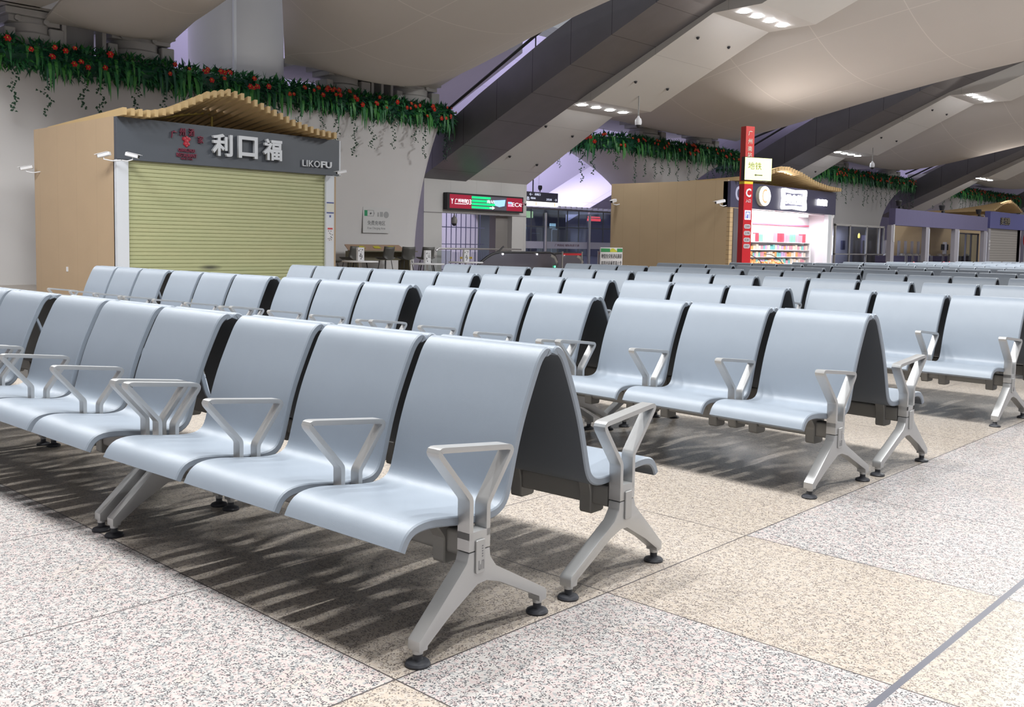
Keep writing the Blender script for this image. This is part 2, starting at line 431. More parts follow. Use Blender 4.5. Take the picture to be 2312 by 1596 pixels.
# ------------------------------------------------------------------ roof beams and membranes
SOF = [(-25.2, 3.55), (-20.65, 6.10), (-18.9, 6.15), (-14.2, 8.40), (-12.55, 8.43), (-7.6, 10.4), (-6.0, 10.43), (-1.0, 11.8), (.7, 11.8), (5.5, 12.4), (7.2, 12.4), (12, 12.6)]
DB = [(-25.2, 3.5), (-19.0, 6.42), (-14.2, 8.55), (-7, 10.95), (0, 12.4), (12, 13.2)]
def interp(t, x):
    for (a, b), (c, d) in zip(t[:-1], t[1:]):
        if x <= c: return b+(d-b)*(x-a)/(c-a)
    return t[-1][1]
seams(PANEL, {0: (.38, .2)}, width=.02, dark=.8)
seams(DARKB, {0: (.62, .1)}, width=.02, dark=.35)
def prism_y(poly, y0, y1):
    q = MB(); n = len(poly)
    q.add([(x, y0, z) for x, z in poly]+[(x, y1, z) for x, z in poly],
          [tuple(range(n)), tuple(range(2*n-1, n-1, -1))]+[(i, i+n, (i+1) % n+n, (i+1) % n) for i in range(n)])
    return q
for bi, by in enumerate(BEAM_Y):
    if bi == 0: continue
    # dark box beam
    prism_y(DB+[(12, 14.6), (0, 13.85), (-7, 12.45), (-14.2, 10.0), (-19, 7.85), (-22, 6.35), (-23.9, 5.3), (-25.2, 4.7)], by, by+2.35).obj('beam_arch', DARKB, kind='structure')
    # light soffit box
    prism_y(SOF+[(12, 14), (0, 13.4), (-7, 12), (-14.2, 9.6), (-20, 7.0), (-25.2, 4.4)], by+2.36, by+5.85).obj('beam_soffit', PANEL, kind='structure')
    for si, (x, z) in enumerate(SHELF):
        if si > 2: continue
        cl = thing('downlight_row', ['', 'row of four round downlights high on the nearest beam', 'row of four round downlights on the first arch beam',
              'row of four round downlights on the second arch beam', 'row of four round downlights on the third arch beam', 'row of four round downlights on the farthest arch beam'][bi] +
              [', low step', ', middle step', ', upper step'][si], 'light', (x, by+4.05, z), group='downlight rows under the arch beams')
        for q in range(4):
            d = MB(); d.lathe([(0, -.03), (.155, -.03), (.165, -.02), (.165, .02), (0, .02)], (0, -1.22+.8*q, 0), n=24); d.obj('lamp', ROWLIT[si], cl, smooth=30)
# small dark fixtures dotted on the pale soffits
for bi, by in enumerate(BEAM_Y):
    if bi < 2 or bi > 3: continue
    for x, dy in ((-21.6, 3.1), (-23.4, 3.1), (-15.2, 3.1), (-17.6, 3.1), (-21.9, 5.0), (-23.7, 5.0), (-15.2, 5.0), (-17.6, 5.0)):
        q = MB(); q.lathe([(0, -.07), (.03, -.07), (.065, 0), (0, 0)], n=8)
        q.obj('soffit_fixture', BLACK, loc=(x, by+dy, interp(SOF, x)-.005), label='small dark fixture dotted on the pale soffit of the %s arch beam' % ['', '', 'first', 'second'][bi],
              category='fixture', group='dark fixtures on the %s arch beam soffit' % ['', '', 'first', 'second'][bi])
# cables beside the beams
for n_, (y, pts) in enumerate([(21.2, [(-23.3, 5.5), (-17.0, 8.62)]), (41.9, [(-23.2, 6.5), (-17.5, 8.3)]), (41.8, [(-23.2, 5.95), (-16.5, 9.25)]), (63.3, [(-23.2, 6.3), (-17, 8.8)]), (63.2, [(-23.2, 5.9), (-16.5, 9.0)])]):
    q = MB(); q.tube([(x, y, z) for x, z in pts], .05)
    q.obj('tie_rod', BLACK, label=['thin black tie rod beside the first arch beam', 'upper black tie rod beside the second arch beam', 'lower black tie rod beside the second arch beam',
          'upper black tie rod beside the third arch beam', 'lower black tie rod beside the third arch beam'][n_], category='rod')
# hanging hulls of the ceiling
def hull(ya, yb, x0=-22.8, x1=12, sag=1.5, taper=0):
    nx, ny = 60, 28; q = MB(); vs = []; fs = []
    for i in range(nx+1):
        X = x0+(x1-x0)*(i/nx)**1.25
        E = 6.38+.315*(X+23)-.0066*(X+23)**2 if X < -2 else 6.38+.315*21-.0066*441+.04*(X+2)
        S = sag*(1-math.exp(-(X-x0)/1.8))
        for j in range(ny+1):
            v = -1+2*j/ny; yl = ya+taper*max(0, 1-(X-x0)/5.5)
            vs.append((X, (yl+yb)/2+v*(yb-yl)/2, E-S*(1-abs(v)**2.3)))
    for i in range(nx):
        for j in range(ny):
            a = i*(ny+1)+j; fs.append((a, a+1, a+ny+2, a+ny+1))
    b = len(vs)
    q.add(vs, fs)
    # top sheet
    q.add([(x, y, z+.06) for x, y, z in vs], [f[::-1] for f in fs])
    return q
seams(MEMB, {1: (.27, .1), 0: (.33, .35)}, width=.03, dark=1.18)
for (ya, yb) in ((-19, -3), (3.2, 6.2), (7.8, 11.1), (12.2, 20.7), (28.2, 40.7), (48.6, 62.2), (70.2, 84.6)):
    if ya == 12.2: ya = 10.9
    hull(ya, yb, sag=1.2 if yb == 11.1 else 1.5, taper=3.8 if ya == 10.9 else 0).obj('ceiling_membrane', MEMB, kind='structure', smooth=60)
# flat soffit plates over the piers
SOFG = mat('grey_soffit', (.52, .50, .485), rough=.7, noise=.04, nscale=1)
def plate(ya, yb, xa=-26.4, xb=-22.4):
    q = MB(); q.box((xa, ya, 6.68), (xb, yb, 6.95)); q.obj('ceiling_plate', SOFG, kind='structure')
plate(3, 7.6, -22.5, -19.5)
for ya, yb in ((2, 11.2), (15.8, 20.9), (30.4, 39.6), (50, 62.5), (72, 86)): plate(ya, yb)

# ------------------------------------------------------------------ piers with flower garlands
LEAF = [mat('leaf_green', (.022, .16, .05), rough=.5, noise=.4, nscale=3), mat('leaf_light', (.06, .27, .05), rough=.45, noise=.3, nscale=4), mat('leaf_dark', (.014, .095, .055), rough=.5, noise=.3, nscale=3)]
IVY = mat('ivy_leaf', (.018, .07, .035), rough=.5, noise=.3, nscale=6)
RED = mat('red_petal', (.60, .02, .018), rough=.5, noise=.25, nscale=9)
YEL = mat('stamen_yellow', (.7, .5, .06), rough=.6)
def outline(ya, yb, fx, fy, n=10, xc=-24.45, hw=1.25, cr_=1.0):
    """rounded plan of a pier, grown by fx, fy"""
    x0, x1, y0, y1 = xc-hw-fx, xc+hw+fx, ya-fy, yb+fy; r = min(cr_+fy*.5, hw+fx-.05); pts = []
    for cx, cy, a0 in ((x1-r, y0+r, -90), (x1-r, y1-r, 0), (x0+r, y1-r, 90), (x0+r, y0+r, 180)):
        for i in range(n+1):
            a = math.radians(a0+90*i/n); pts.append((cx+r*math.cos(a), cy+r*math.sin(a)))
    return pts
def leafquad(q, p, d, up, L, W, mi, bend=.35):
    d = Vector(d).normalized(); s_ = d.cross(Vector(up)).normalized() if d.cross(Vector(up)).length > .01 else Vector((0, 1, 0))
    nrm = s_.cross(d); p = Vector(p)
    a = p+d*L*.45+nrm*L*bend*.3; e = p+d*L-nrm*L*bend*.4
    q.add([p, a+s_*W/2+nrm*W*.15, e, a-s_*W/2+nrm*W*.15, a], [(0, 1, 4), (1, 2, 4), (2, 3, 4), (3, 0, 4)], mi)
def frond(q, p, out, L, W, mi, n=5, droop=1.0):
    """long strap leaf bending outwards and hanging down"""
    out = Vector(out).normalized(); side = Vector((0, 0, 1)).cross(out); p = Vector(p); vs = []
    tw = random.uniform(-.5, .5)
    for i in range(n+1):
        t = i/n; c = p+out*(L*.28*math.sin(t*1.8))+Vector((0, 0, .12*L*math.sin(t*3)-L*droop*t*t*.95))+side*(tw*L*.25*t)
        wd = W*(math.sin(math.pi*min(1, .12+t*.88))*.9+.05); vs += [c-side*wd/2, c+side*wd/2+out*wd*.1]
    q.add(vs, [(2*i, 2*i+1, 2*i+3, 2*i+2) for i in range(n)], mi)
def garland(pier_i, ya, yb, xf, scale_n=1.0, zc=5.53, label='', ends=(0, 1)):
    t = thing('flower_garland', label, 'garland', (0, 0, 0), group='flower garlands on the pier rims')
    rnd = random.Random(pier_i*13+5)
    # path: front face then round the ends
    r = 1.4 if pier_i == 0 else 2.2; path = []
    y0, y1 = ya, yb
    for i in range(9):
        a = math.radians(-90+90*i/8); path.append((xf-r+r*math.cos(a), y0+r+r*math.sin(a), math.cos(a), math.sin(a)))
    for i in range(9):
        a = math.radians(90*i/8); path.append((xf-r+r*math.cos(a), y1-r+r*math.sin(a), math.cos(a), math.sin(a)))
    segs = []; tot = 0
    for a, b in zip(path[:-1], path[1:]):
        l = math.hypot(b[0]-a[0], b[1]-a[1]); segs.append((tot, l, a, b)); tot += l
    def at(s_):
        for t0, l, a, b in segs:
            if s_ <= t0+l+1e-6:
                k = (s_-t0)/l; v = [a[i]+(b[i]-a[i])*k for i in range(4)]; return v
        return list(path[-1])
    # core trough
    q = MB(); ring = []
    m_ = len(path)
    vs = []
    for x, y, nx, ny in path:
        for (o_, z_) in ((-.12, -.28), (.16, -.25), (.24, .02), (.12, .22), (-.12, .24)): vs.append((x+nx*o_, y+ny*o_, zc+z_))
    q.add(vs, [(i*5+k, i*5+(k+1) % 5, (i+1)*5+(k+1) % 5, (i+1)*5+k) for i in range(m_-1) for k in range(5)], 2)
    nl = int(tot*190*scale_n)
    for _ in range(nl):
        x, y, nx, ny = at(rnd.uniform(0, tot)); a = rnd.uniform(-1.7, 2.2)
        o_ = math.cos(a)*.22; z_ = math.sin(a)*.25; p = (x+nx*o_, y+ny*o_, zc+z_)
        d = (nx*math.cos(a)+rnd.gauss(0, .35), ny*math.cos(a)+rnd.gauss(0, .35), math.sin(a)*.8+rnd.gauss(-.1, .35))
        leafquad(q, p, d, (rnd.gauss(0, 1), rnd.gauss(0, 1), 1.5), rnd.uniform(.14, .34), rnd.uniform(.05, .1), rnd.choice((0, 0, 0, 1, 2, 2)))
    q.obj('foliage', LEAF, t)
    # strap-leaf tufts
    nt_ = int(tot/.55)
    for i in range(nt_):
        s_ = (i+.5+rnd.uniform(-.35, .35))/nt_*tot; x, y, nx, ny = at(s_); q = MB(); big = rnd.uniform(.65, 1.2)
        kk = rnd.choice((0, 0, 1, 1, 2))
        for _ in range(rnd.randint(5, 9)):
            g = rnd.gauss(0, .13); frond(q, (x+nx*.2-ny*g, y+ny*.2+nx*g, zc+rnd.uniform(-.2, .25)), (nx+rnd.gauss(0, .3), ny+rnd.gauss(0, .3), 0), rnd.uniform(.45, .85)*big, rnd.uniform(.07, .13), rnd.choice((0, 1, kk)))
        q.obj('strap_leaf_tuft', LEAF, t)
    # ivy
    ni = int(tot/.7)
    for i in range(ni):
        s_ = (i+.5+rnd.uniform(-.3, .3))/ni*tot; x, y, nx, ny = at(s_); q = MB(); L = rnd.uniform(.85, 1.6); k = int(L/.026)
        wob = rnd.uniform(0, 6)
        for j in range(k):
            z_ = -.15-L*j/k
            px_ = x+nx*.24-ny*(.07*math.sin(wob+j*.35)+rnd.gauss(0, .045)); py_ = y+ny*.24+nx*(.07*math.sin(wob+j*.35)+rnd.gauss(0, .045))
            leafquad(q, (px_, py_, zc+z_), (nx*.6+rnd.gauss(0, .5), ny*.6+rnd.gauss(0, .6), -.5+rnd.gauss(0, .4)), (nx, ny, .4), rnd.uniform(.06, .1), rnd.uniform(.045, .08), 0)
        q.obj('ivy_strand', IVY, t)
    # red flowers
    nf = min(90, int(tot/.26))
    for i in range(nf):
        s_ = rnd.uniform(.02, .98)*tot; x, y, nx, ny = at(s_); a = rnd.uniform(-.7, 1.3); o_ = .27+math.cos(a)*.17; z_ = math.sin(a)*.27+.03
        c = Vector((x+nx*o_, y+ny*o_, zc+z_)); q = MB(); R_ = rnd.uniform(.055, .10)
        nn = Vector((nx, ny, rnd.uniform(-.1, .6))).normalized(); s1 = nn.cross(Vector((0, 0, 1))).normalized(); s2 = nn.cross(s1)
        for p_ in range(6):
            an = p_*math.pi/3+rnd.uniform(-.2, .2); dd = s1*math.cos(an)+s2*math.sin(an); e = s1*-math.sin(an)+s2*math.cos(an)
            q.add([c+nn*.02, c+dd*R_*.6+e*R_*.38+nn*.055, c+dd*R_+nn*.03, c+dd*R_*.6-e*R_*.38+nn*.055], [(0, 1, 2, 3)], 0)
        q.lathe([(0, 0), (.014, 0), (.014, .03), (0, .045)], tuple(c+nn*.03), n=6, mi=1)
        q.obj('red_flower', [RED, YEL], t)
    return t
PIERS = [(4.5, 21.75, 'long garland of leaves and red flowers above the closed shutter stall'),
         (29.6, 42.1, 'garland of leaves and red flowers on the pier behind the red pylon'),
         (48.6, 64.4, 'garland of leaves and red flowers on the third pier, above the glass office'),
         (69.5, 88.0, 'farthest garland of green leaves, above the wide purple-grey fascia')]
for i, (ya, yb, lab) in enumerate(PIERS):
    fyr = 1.1 if i == 0 else (6.0, 4.2, 4.5)[i-1]; pw_ = (2.2, 3.4, 4.2, 4.2)[i]
    q = MB(); H = 5.75; ns = 22; rings = []
    for k in range(ns+1):
        t = k/ns; fl = t**pw_
        o_ = outline(ya+fyr, yb-fyr, .62*fl, fyr*fl, cr_=.9 if i == 0 else 1.2); rings.append([(x, y, H*t) for x, y in o_])
    n = len(rings[0]); vs = [p for r_ in rings for p in r_]
    q.add(vs, [(k*n+j, k*n+(j+1) % n, (k+1)*n+(j+1) % n, (k+1)*n+j) for k in range(ns) for j in range(n)]+[tuple(range(ns*n, ns*n+n))])
    q.obj('wall_pier', WALLW, kind='structure', smooth=50)
    garland(i, ya, yb, -22.62, [1, .9, .6, .5][i], label=lab)
    # bearings on top of the pier
    nbear = [(6.9, 8.3), (9.4, 11.2), (16.2, 17.9), (19.0, 20.9)] if i == 0 else [(ya+3, ya+5), (yb-5, yb-3)]
    if i < 3:
        for bi_, (a, b) in enumerate(nbear):
            lb = 'grey bridge bearing on the %s, %s' % (['shuttered stall pier', 'pier behind the red pylon', 'third pier'][i], POS[bi_]+' along its rim')
            bt = thing('roof_bearing', lb, 'bearing', (-23.2, (a+b)/2, 0), group='roof bearings')
            hw = (b-a)/2
            e = MB(); e.box((-.7, -hw, 6.5), (.5, hw, 6.66)); e.box((-.5, -hw+.1, 6.34), (.4, hw-.1, 6.5)); e.obj('top_plate', BEAR, bt, bevel=.01)
            e = MB(); e.lathe([(0, 5.75), (.62, 5.75), (.66, 5.95), (.66, 6.1), (.58, 6.15), (.58, 6.34), (0, 6.34)], (-.1, 0, 0), n=28, sy=.9*hw/.75); e.obj('bearing_drum', BEAR, bt, smooth=35)
            e = MB(); e.box((-.2, hw-.36, 5.75), (.42, hw, 6.3)); e.obj('side_block', BEAR, bt, bevel=.02); e = MB(); e.box((-.2, -hw, 5.75), (.42, -hw+.25, 6.2)); e.obj('side_block', BEAR, bt, bevel=.02)
            e = MB()
            for yy in (-hw*.6, hw*.35): e.lathe([(0, 0), (.07, 0), (.07, .09), (0, .1)], (.4, yy, 6.42), n=10, axis='x')
            e.obj('bolt_head', BEAR, bt)
if True:   # steel posts and plates between the bearings of the first pier
    st = thing('bearing_frame', 'grey steel stiffener frame between the bearings of the shuttered stall pier', 'frame', (-23.0, 8.85, 0))
    for yy in (-.55, .45): 
        e = MB(); e.box((-.2, yy-.05, 5.75), (.2, yy+.05, 6.68)); e.obj('post', BEAR, st)
    e = MB(); e.box((-.35, -.5, 5.75), (-.3, .4, 6.6)); e.obj('web_plate', BEAR, st)
    st = thing('bearing_frame', 'grey steel stiffener frame between the bearings near the pier end', 'frame', (-23.0, 18.4, 0))
    for yy in (-.4, .0, .4):
        e = MB(); e.box((-.2, yy-.05, 5.75), (.2, yy+.05, 6.68)); e.obj('post', BEAR, st)
    e = MB(); e.box((-.35, -.5, 5.75), (-.3, .5, 6.6)); e.obj('web_plate', BEAR, st)

# round column between the hulls, with its pipe
q = MB(); q.lathe([(0, 5.7), (1.42, 5.7), (1.42, 11), (0, 11)], (-24.9, 14.35, 0), n=56); q.obj('column_round', WALLW, kind='structure', smooth=40)
q = MB(); q.tube([(-23.5, 13.45, 5.6), (-23.5, 13.45, 11)], .06)
q.obj('drain_pipe', WHITE, label='white drain pipe running down the round column', category='pipe')
st = thing('sensor_pole', 'white bent pole with a sensor above the garland, by the round column', 'pole')
q = MB(); q.tube([(-23.4, 16.7, 5.7), (-23.3, 17.0, 6.95), (-22.9, 17.2, 7.08), (-21.9, 17.1, 7.2)], .03); q.obj('pole', WHITE, st)
q = MB(); q.lathe([(0, 7.15), (.05, 7.15), (.08, 7.3), (.08, 7.42), (0, 7.42)], (-21.85, 17.1, 0), n=14); q.obj('sensor_head', WHITE, st, smooth=40)

# ------------------------------------------------------------------ side hall behind the piers
q = MB(); prof = [(-26.5, 10.3), (-30, 12.0), (-36, 13.6), (-44, 14.2), (-52, 13.2), (-60, 9.5), (-66, 4), (-67, 0)]
vs = []
for y in range(-20, 131, 10): vs += [(x, y, z) for x, z in prof]
n = len(prof)
q.add(vs, [(i*n+k, i*n+k+1, (i+1)*n+k+1, (i+1)*n+k) for i in range(15) for k in range(n-1)])
seams(FARW, {1: (.12, .1), 0: (.16, .2)}, width=.12, dark=.85)
q.obj('ceiling_side_hall', FARW, kind='structure', smooth=50)
# sloping legs of the side hall
for y in (23.5, 44, 64.5, 85):
    prism_y([(-47.6, 0), (-45.5, .9), (-26.9, 9.5), (-26.9, 11), (-47.6, 2.6)], y, y+6).obj('beam_side_hall', FARW, kind='structure')
#PART2
# ------------------------------------------------------------------ portal wall between the first two piers
PX = -25.0
seams(PORT := mat('portal_panel', (.60, .595, .585), rough=.55, noise=.02), {1: (.72, .05)}, width=.012, dark=.75)
q = MB()
q.box((PX-.7, 22.2, 0), (PX, 23.12, 3.62)); q.box((PX-.7, 27.0, 0), (PX, 27.85, 3.8)); q.box((PX-.7, 23.12, 2.38), (PX, 27.0, 3.72))
q.obj('wall_portal', PORT, kind='structure')
q = MB(); q.box((PX-.02, 22.2, 2.34), (PX+.02, 27.85, 2.37)); q.obj('trim_1', mat('grey_joint', (.3, .29, .3)), kind='structure')
q = MB(); q.box((PX-.6, 26.3, 0), (PX-.25, 27.0, 2.34)); q.obj('wall_portal_side', mat('taupe_panel', (.25, .235, .225), rough=.5), kind='structure')

q = MB(); q.box((-31.2, 22, 0), (-31, 31.0, 3.6)); q.obj('wall_side_passage', FARW, kind='structure')
# LED board
SCREENR = mat('screen_red', (.05, .0, .01), emit=(.42, .01, .04), es=.75); SCREENK = mat('screen_grey', (.02, .02, .025), emit=(.10, .09, .12), es=.7)
SCREENG = mat('screen_green', (0, .05, .01), emit=(.0, .85, .25), es=1.3); SCREENW = mat('screen_white', (.5, .5, .5), emit=(.9, .92, 1), es=1.1)
SCREENB = mat('screen_blue', (.1, .2, .4), emit=(.35, .62, 1), es=1.2); SCREENP = mat('screen_pink', (.4, .1, .2), emit=(1, .25, .4), es=1.2)
t = thing('led_board', 'long red, green and black LED board on the pale portal wall', 'sign', (PX, 25.3, 2.8))
q = MB(); q.box((.0, -2.13, -.32), (.22, 2.13, .32)); q.obj('housing', BLACK, t, bevel=.01)
q = MB(); q.box((.22, -2.0, -.26), (.226, -.85, .26)); q.box((.22, 1.12, -.26), (.226, 2.05, .26), 0); q.obj('red_field', SCREENR, t)
q = MB(); q.box((.22, -.85, -.26), (.225, 1.12, .26)); q.obj('grey_field', SCREENK, t)
rr = random.Random(4); q = MB()
for r_, (z_, y1) in enumerate([(.19, .2), (.06, .15), (-.06, .45), (-.19, .35)]):
    y = -.84
    while y < y1:
        wd = rr.uniform(.07, .12); q.box((.225, y, z_-.042), (.231, min(y+wd, y1), z_+.042)); y += wd+.012
q.obj('green_text_rows', SCREENG, t)
text_mesh('line_text', '广州地铁', .62, .15, SCREENW, t, (.232, -1.42, .03)); text_mesh('line_number', '03', .26, .2, SCREENW, t, (.232, -1.0, -.0)); text_mesh('line_letter', 'Y', .12, .2, SCREENW, t, (.232, -1.88, 0))
q = MB(); q.box((.226, -1.75, -.10), (.232, -1.13, -.075)); q.obj('underline', SCREENW, t)
text_mesh('station_text', '南站', .42, .13, SCREENW, t, (.234, .2, .06))
q = MB(); q.add([(.232, .15, -.2), (.232, .3, -.2), (.232, .3, -.25), (.232, .45, -.18), (.232, .3, -.11), (.232, .3, -.16), (.232, .15, -.16)], [tuple(range(7))]); q.obj('arrow', SCREENW, t)
q = MB(); q.add([(.23, .36, .12), (.23, 1.05, .17), (.23, 1.0, -.08), (.23, .7, -.13), (.23, .45, -.08)], [(0, 1, 2, 3, 4)]); q.obj('blue_emblem', SCREENB, t)
text_mesh('exit_text', 'EC', .38, .16, SCREENW, t, (.23, 1.62, -.0)); text_mesh('exit_number', 'A2', .17, .13, SCREENW, t, (.23, 1.92, 0))
q = MB(); q.box((.226, 1.2, .02), (.232, 1.42, .1)); q.obj('blue_bar', SCREENB, t)
q = MB(); q.box((.226, 1.2, -.09), (.232, 1.42, -.0)); q.obj('pink_bar', SCREENP, t)

def dome_camera(loc, rod, label, sc_=1.0, m_=None):
    t = thing('dome_camera', label, 'camera', loc)
    q = MB(); q.lathe([(0, -.22), (.07, -.20), (.115, -.13), (.12, -.08), (.12, -.02), (.10, .06), (.05, .10), (.03, .16), (0, .16)], n=20); o = q.obj('dome_housing', WHITE if m_ is None else m_, t, smooth=40)
    q = MB(); q.lathe([(0, -.26), (.05, -.245), (.085, -.205), (.10, -.15), (0, -.14)], n=20); q.obj('dome_glass', BLACK, t, smooth=50)
    q = MB(); q.tube([(0, 0, .15), (0, 0, rod)], .02); q.obj('drop_rod', BEAMM, t)
dome_camera((-25.1, 23.85, 2.12), .3, 'dark dome camera hanging in the portal opening', m_=mat('taupe_plastic', (.25, .24, .23)))
dome_camera((-18.24, 26.2, 5.62), .95, 'silver dome camera on a long rod above the red pylon pier')
dome_camera((-18.42, 46.6, 5.55), .95, 'silver dome camera on a long rod before the third pier')

def bullet(loc, aim, label, mount=(-.12, 0, -.05), sc_=1.0):
    """bullet camera: body along aim (xy angle), arm back to the wall at mount offset"""
    t = thing('security_camera', label, 'camera', loc)
    d = Vector((math.cos(aim), math.sin(aim), -.22)).normalized()
    s1 = d.cross(Vector((0, 0, 1))).normalized(); up = s1.cross(d)
    def bx(q, a0, a1, w_, h0, h1, mi=0):
        vs = [d*a+s1*b+up*c for a in (a0, a1) for b, c in ((-w_, h0), (w_, h0), (w_, h1), (-w_, h1))]
        q.add(vs, [(0, 1, 2, 3), (7, 6, 5, 4), (0, 4, 5, 1), (1, 5, 6, 2), (2, 6, 7, 3), (3, 7, 4, 0)], mi)
    k = sc_
    q = MB(); bx(q, -.17*k, .15*k, .05*k, -.045*k, .045*k); q.obj('camera_body', WHITE, t, bevel=.012*k)
    q = MB(); bx(q, -.13*k, .21*k, .058*k, .045*k, .056*k); q.obj('sun_hood', WHITE, t)
    q = MB(); bx(q, .15*k, .158*k, .038*k, -.034*k, .034*k); q.obj('lens_window', BLACK, t)
    m3 = Vector(mount); q = MB(); q.tube([(0, 0, -.045*k), (0, 0, -.10*k), tuple(m3*.5+Vector((0, 0, -.08*k))), tuple(m3)], .014*k); q.obj('bracket', WHITE, t)
bullet((-24.75, 27.4, 2.85), -.2, 'white security camera beside the LED board end', (-.25, -.1, -.15))

# hanging direction sign to the right of the portal
SLATE = mat('slate_sign', (.075, .075, .10), rough=.45); LITW = mat('lit_white_strip', (.8, .8, .75), emit=(1, .97, .86), es=1.9); SIGNW = mat('sign_white', (.7, .72, .8), emit=(.75, .8, 1), es=.7)
t = thing('direction_sign', 'dark hanging direction sign with a lit strip, beside the portal wall', 'sign', (-27.5, 31.75, 3.28))
t.scale = (1.2, 1.27, 1.2)
q = MB(); q.box((-.09, -1.02, -.1), (.09, .72, .26)); q.obj('sign_box', SLATE, t, bevel=.01)
q = MB(); q.box((-.09, -1.02, -.27), (.095, .74, -.105)); q.obj('lit_strip', LITW, t, bevel=.03)
q = MB(); q.tube([(0, -.58, .26), (0, -.58, 8.5)], .025); q.obj('hanging_rod', BLACK, t)
text_mesh('arrow_text', '←', .17, .1, SIGNW, t, (.094, -.78, .16)); text_mesh('lift_mark', '出站口', .3, .09, SIGNW, t, (.094, -.42, .17))
text_mesh('exit_mark', 'B', .12, .13, SIGNW, t, (.094, -.92, -.0)); text_mesh('place_text', '地铁站', .26, .07, SIGNW, t, (.094, -.66, .02))
text_mesh('toilet_text', '卫生间', .3, .08, SIGNW, t, (.094, .2, .0)); text_mesh('arrow_text', '→', .12, .1, SIGNW, t, (.094, .58, .0))
q = MB(); q.box((.09, -.52, -.25), (.098, -.48, -.12)); q.box((.09, .5, -.25), (.098, .54, -.12)); q.obj('orange_tick', mat('orange_tick', (.8, .35, .1), emit=(1, .5, .2), es=.9), t)
t = thing('spotlight', 'small black spotlight above the hanging direction sign', 'light', (-27.5, 31.5, 3.8))
q = MB(); q.lathe([(0, -.1), (.07, -.1), (.1, 0), (.09, .1), (0, .12)], n=14); q.obj('lamp_head', BLACK, t, smooth=40)
q = MB(); q.box((-.02, -.02, -.18), (.02, .02, -.1)); q.obj('stem', BLACK, t)

# metal grille gate in the portal opening and the railing
BLUEG = mat('blue_grey_metal', (.22, .24, .36), rough=.4, metal=.4)
t = thing('grille_gate', 'tall lilac-grey grille of vertical bars behind the portal opening', 'gate', (-27.2, 25, 0))
q = MB()
for i in range(19): q.box((-.015, -2.7+i*.28, 0), (.015, -2.675+i*.28, 2.9))
q.obj('bars', BLUEG, t)
q = MB()
for z_ in (.1, 1.15, 1.85, 2.6): q.box((-.02, -2.8, z_), (.03, 2.6, z_+.035))
q.obj('rails', BLUEG, t)
t = thing('stair_railing', 'steel railing with fine blue-grey balusters in front of the portal', 'railing', (-24.3, 23.6, 0))
q = MB(); q.tube([(0, -1.4, .92), (0, -1.3, 1.0), (0, 3.2, 1.0)], .035); q.obj('handrail', STEEL, t, smooth=40)
q = MB()
for i in range(26): q.box((-.008, -.55+i*.1, 0), (.008, -.535+i*.1, .88))
q.obj('balusters', BLUEG, t)
q = MB(); q.box((-.005, -1.35, .1), (.005, -.62, .93)); q.obj('glass_panel', glass('pale_glass', (.82, .88, .9), .85), t)
q = MB(); q.box((.01, -.2, .62), (.02, .45, .7)); q.obj('warning_strip', mat('warning_yellow', (.45, .33, .05)), t)

# escalators
ESC = mat('smoked_glass', (.10, .095, .12), rough=.12, spec=.7)
def escalator(y0, x0, L, label, hgt=.9, light=True):
    t = thing('escalator', label, 'escalator', (x0, y0, 0))
    def prof(s_=0):
        p = [(-L, 0), (-L, .35)]
        for i in range(7):
            a = i/6; p.append((-L+1.2*a, .35+(hgt-.35-s_)*math.sin(a*math.pi/2)))
        for i in range(9):
            a = math.pi/2*(1-i/8*2); p.append((.0+(.42-s_)*math.cos(a), hgt-.42+(.42-s_)*math.sin(a)))
        p.append((0, 0)); return p
    pr = prof()
    q = MB(); n = len(pr)
    q.add([(-.04, a, b) for a, b in pr]+[(.04, a, b) for a, b in pr], [tuple(range(n)), tuple(range(2*n-1, n-1, -1))]+[(i, i+n, (i+1) % n+n, (i+1) % n) for i in range(n)])
    q.obj('balustrade', ESC, t)
    hp = [(0, a, b+.03 if b > .3 else b) for a, b in pr[1:-1]]
    q = MB(); q.tube(hp, .045, 8); q.obj('handrail', BLACK, t, smooth=50)
    q = MB(); q.tube([(.0, .02+.36*math.cos(a), hgt-.42+.36*math.sin(a)) for a in [math.pi/2*(1-i/5*2) for i in range(6)]], .07, 8); q.obj('chrome_end', STEEL, t, smooth=50)
    if light:
        q = MB(); q.lathe([(0, 0), (.035, 0), (.035, .01), (0, .01)], (.07, .22, hgt-.45), n=12, axis='x'); q.obj('green_indicator', mat('green_lamp', (0, .4, .1), emit=(.1, 1, .4), es=4), t)
    q = MB()
    for yy in (-2.4, -.7): q.lathe([(0, 0), (.02, 0), (.02, .03), (0, .03)], (.04, yy, hgt-.02), n=8, axis='x')
    q.obj('edge_lamp', LIT, t)
escalator(23.6, -20.0, 3.7, 'dark glass escalator side with a green indicator, before the railing')
escalator(25.4, -20.3, 2.2, 'second escalator side with chrome end, behind the green indicator one', .88, False)
t = thing('handrail_fork', 'dark forked rail end above the escalator', 'rail', (-21.5, 22.5, .0))
q = MB(); q.tube([(0, -.25, .0), (0, -.1, .9), (0, .15, .98), (0, .35, 1.12)], .03); q.obj('curved_bar', BLACK, t)

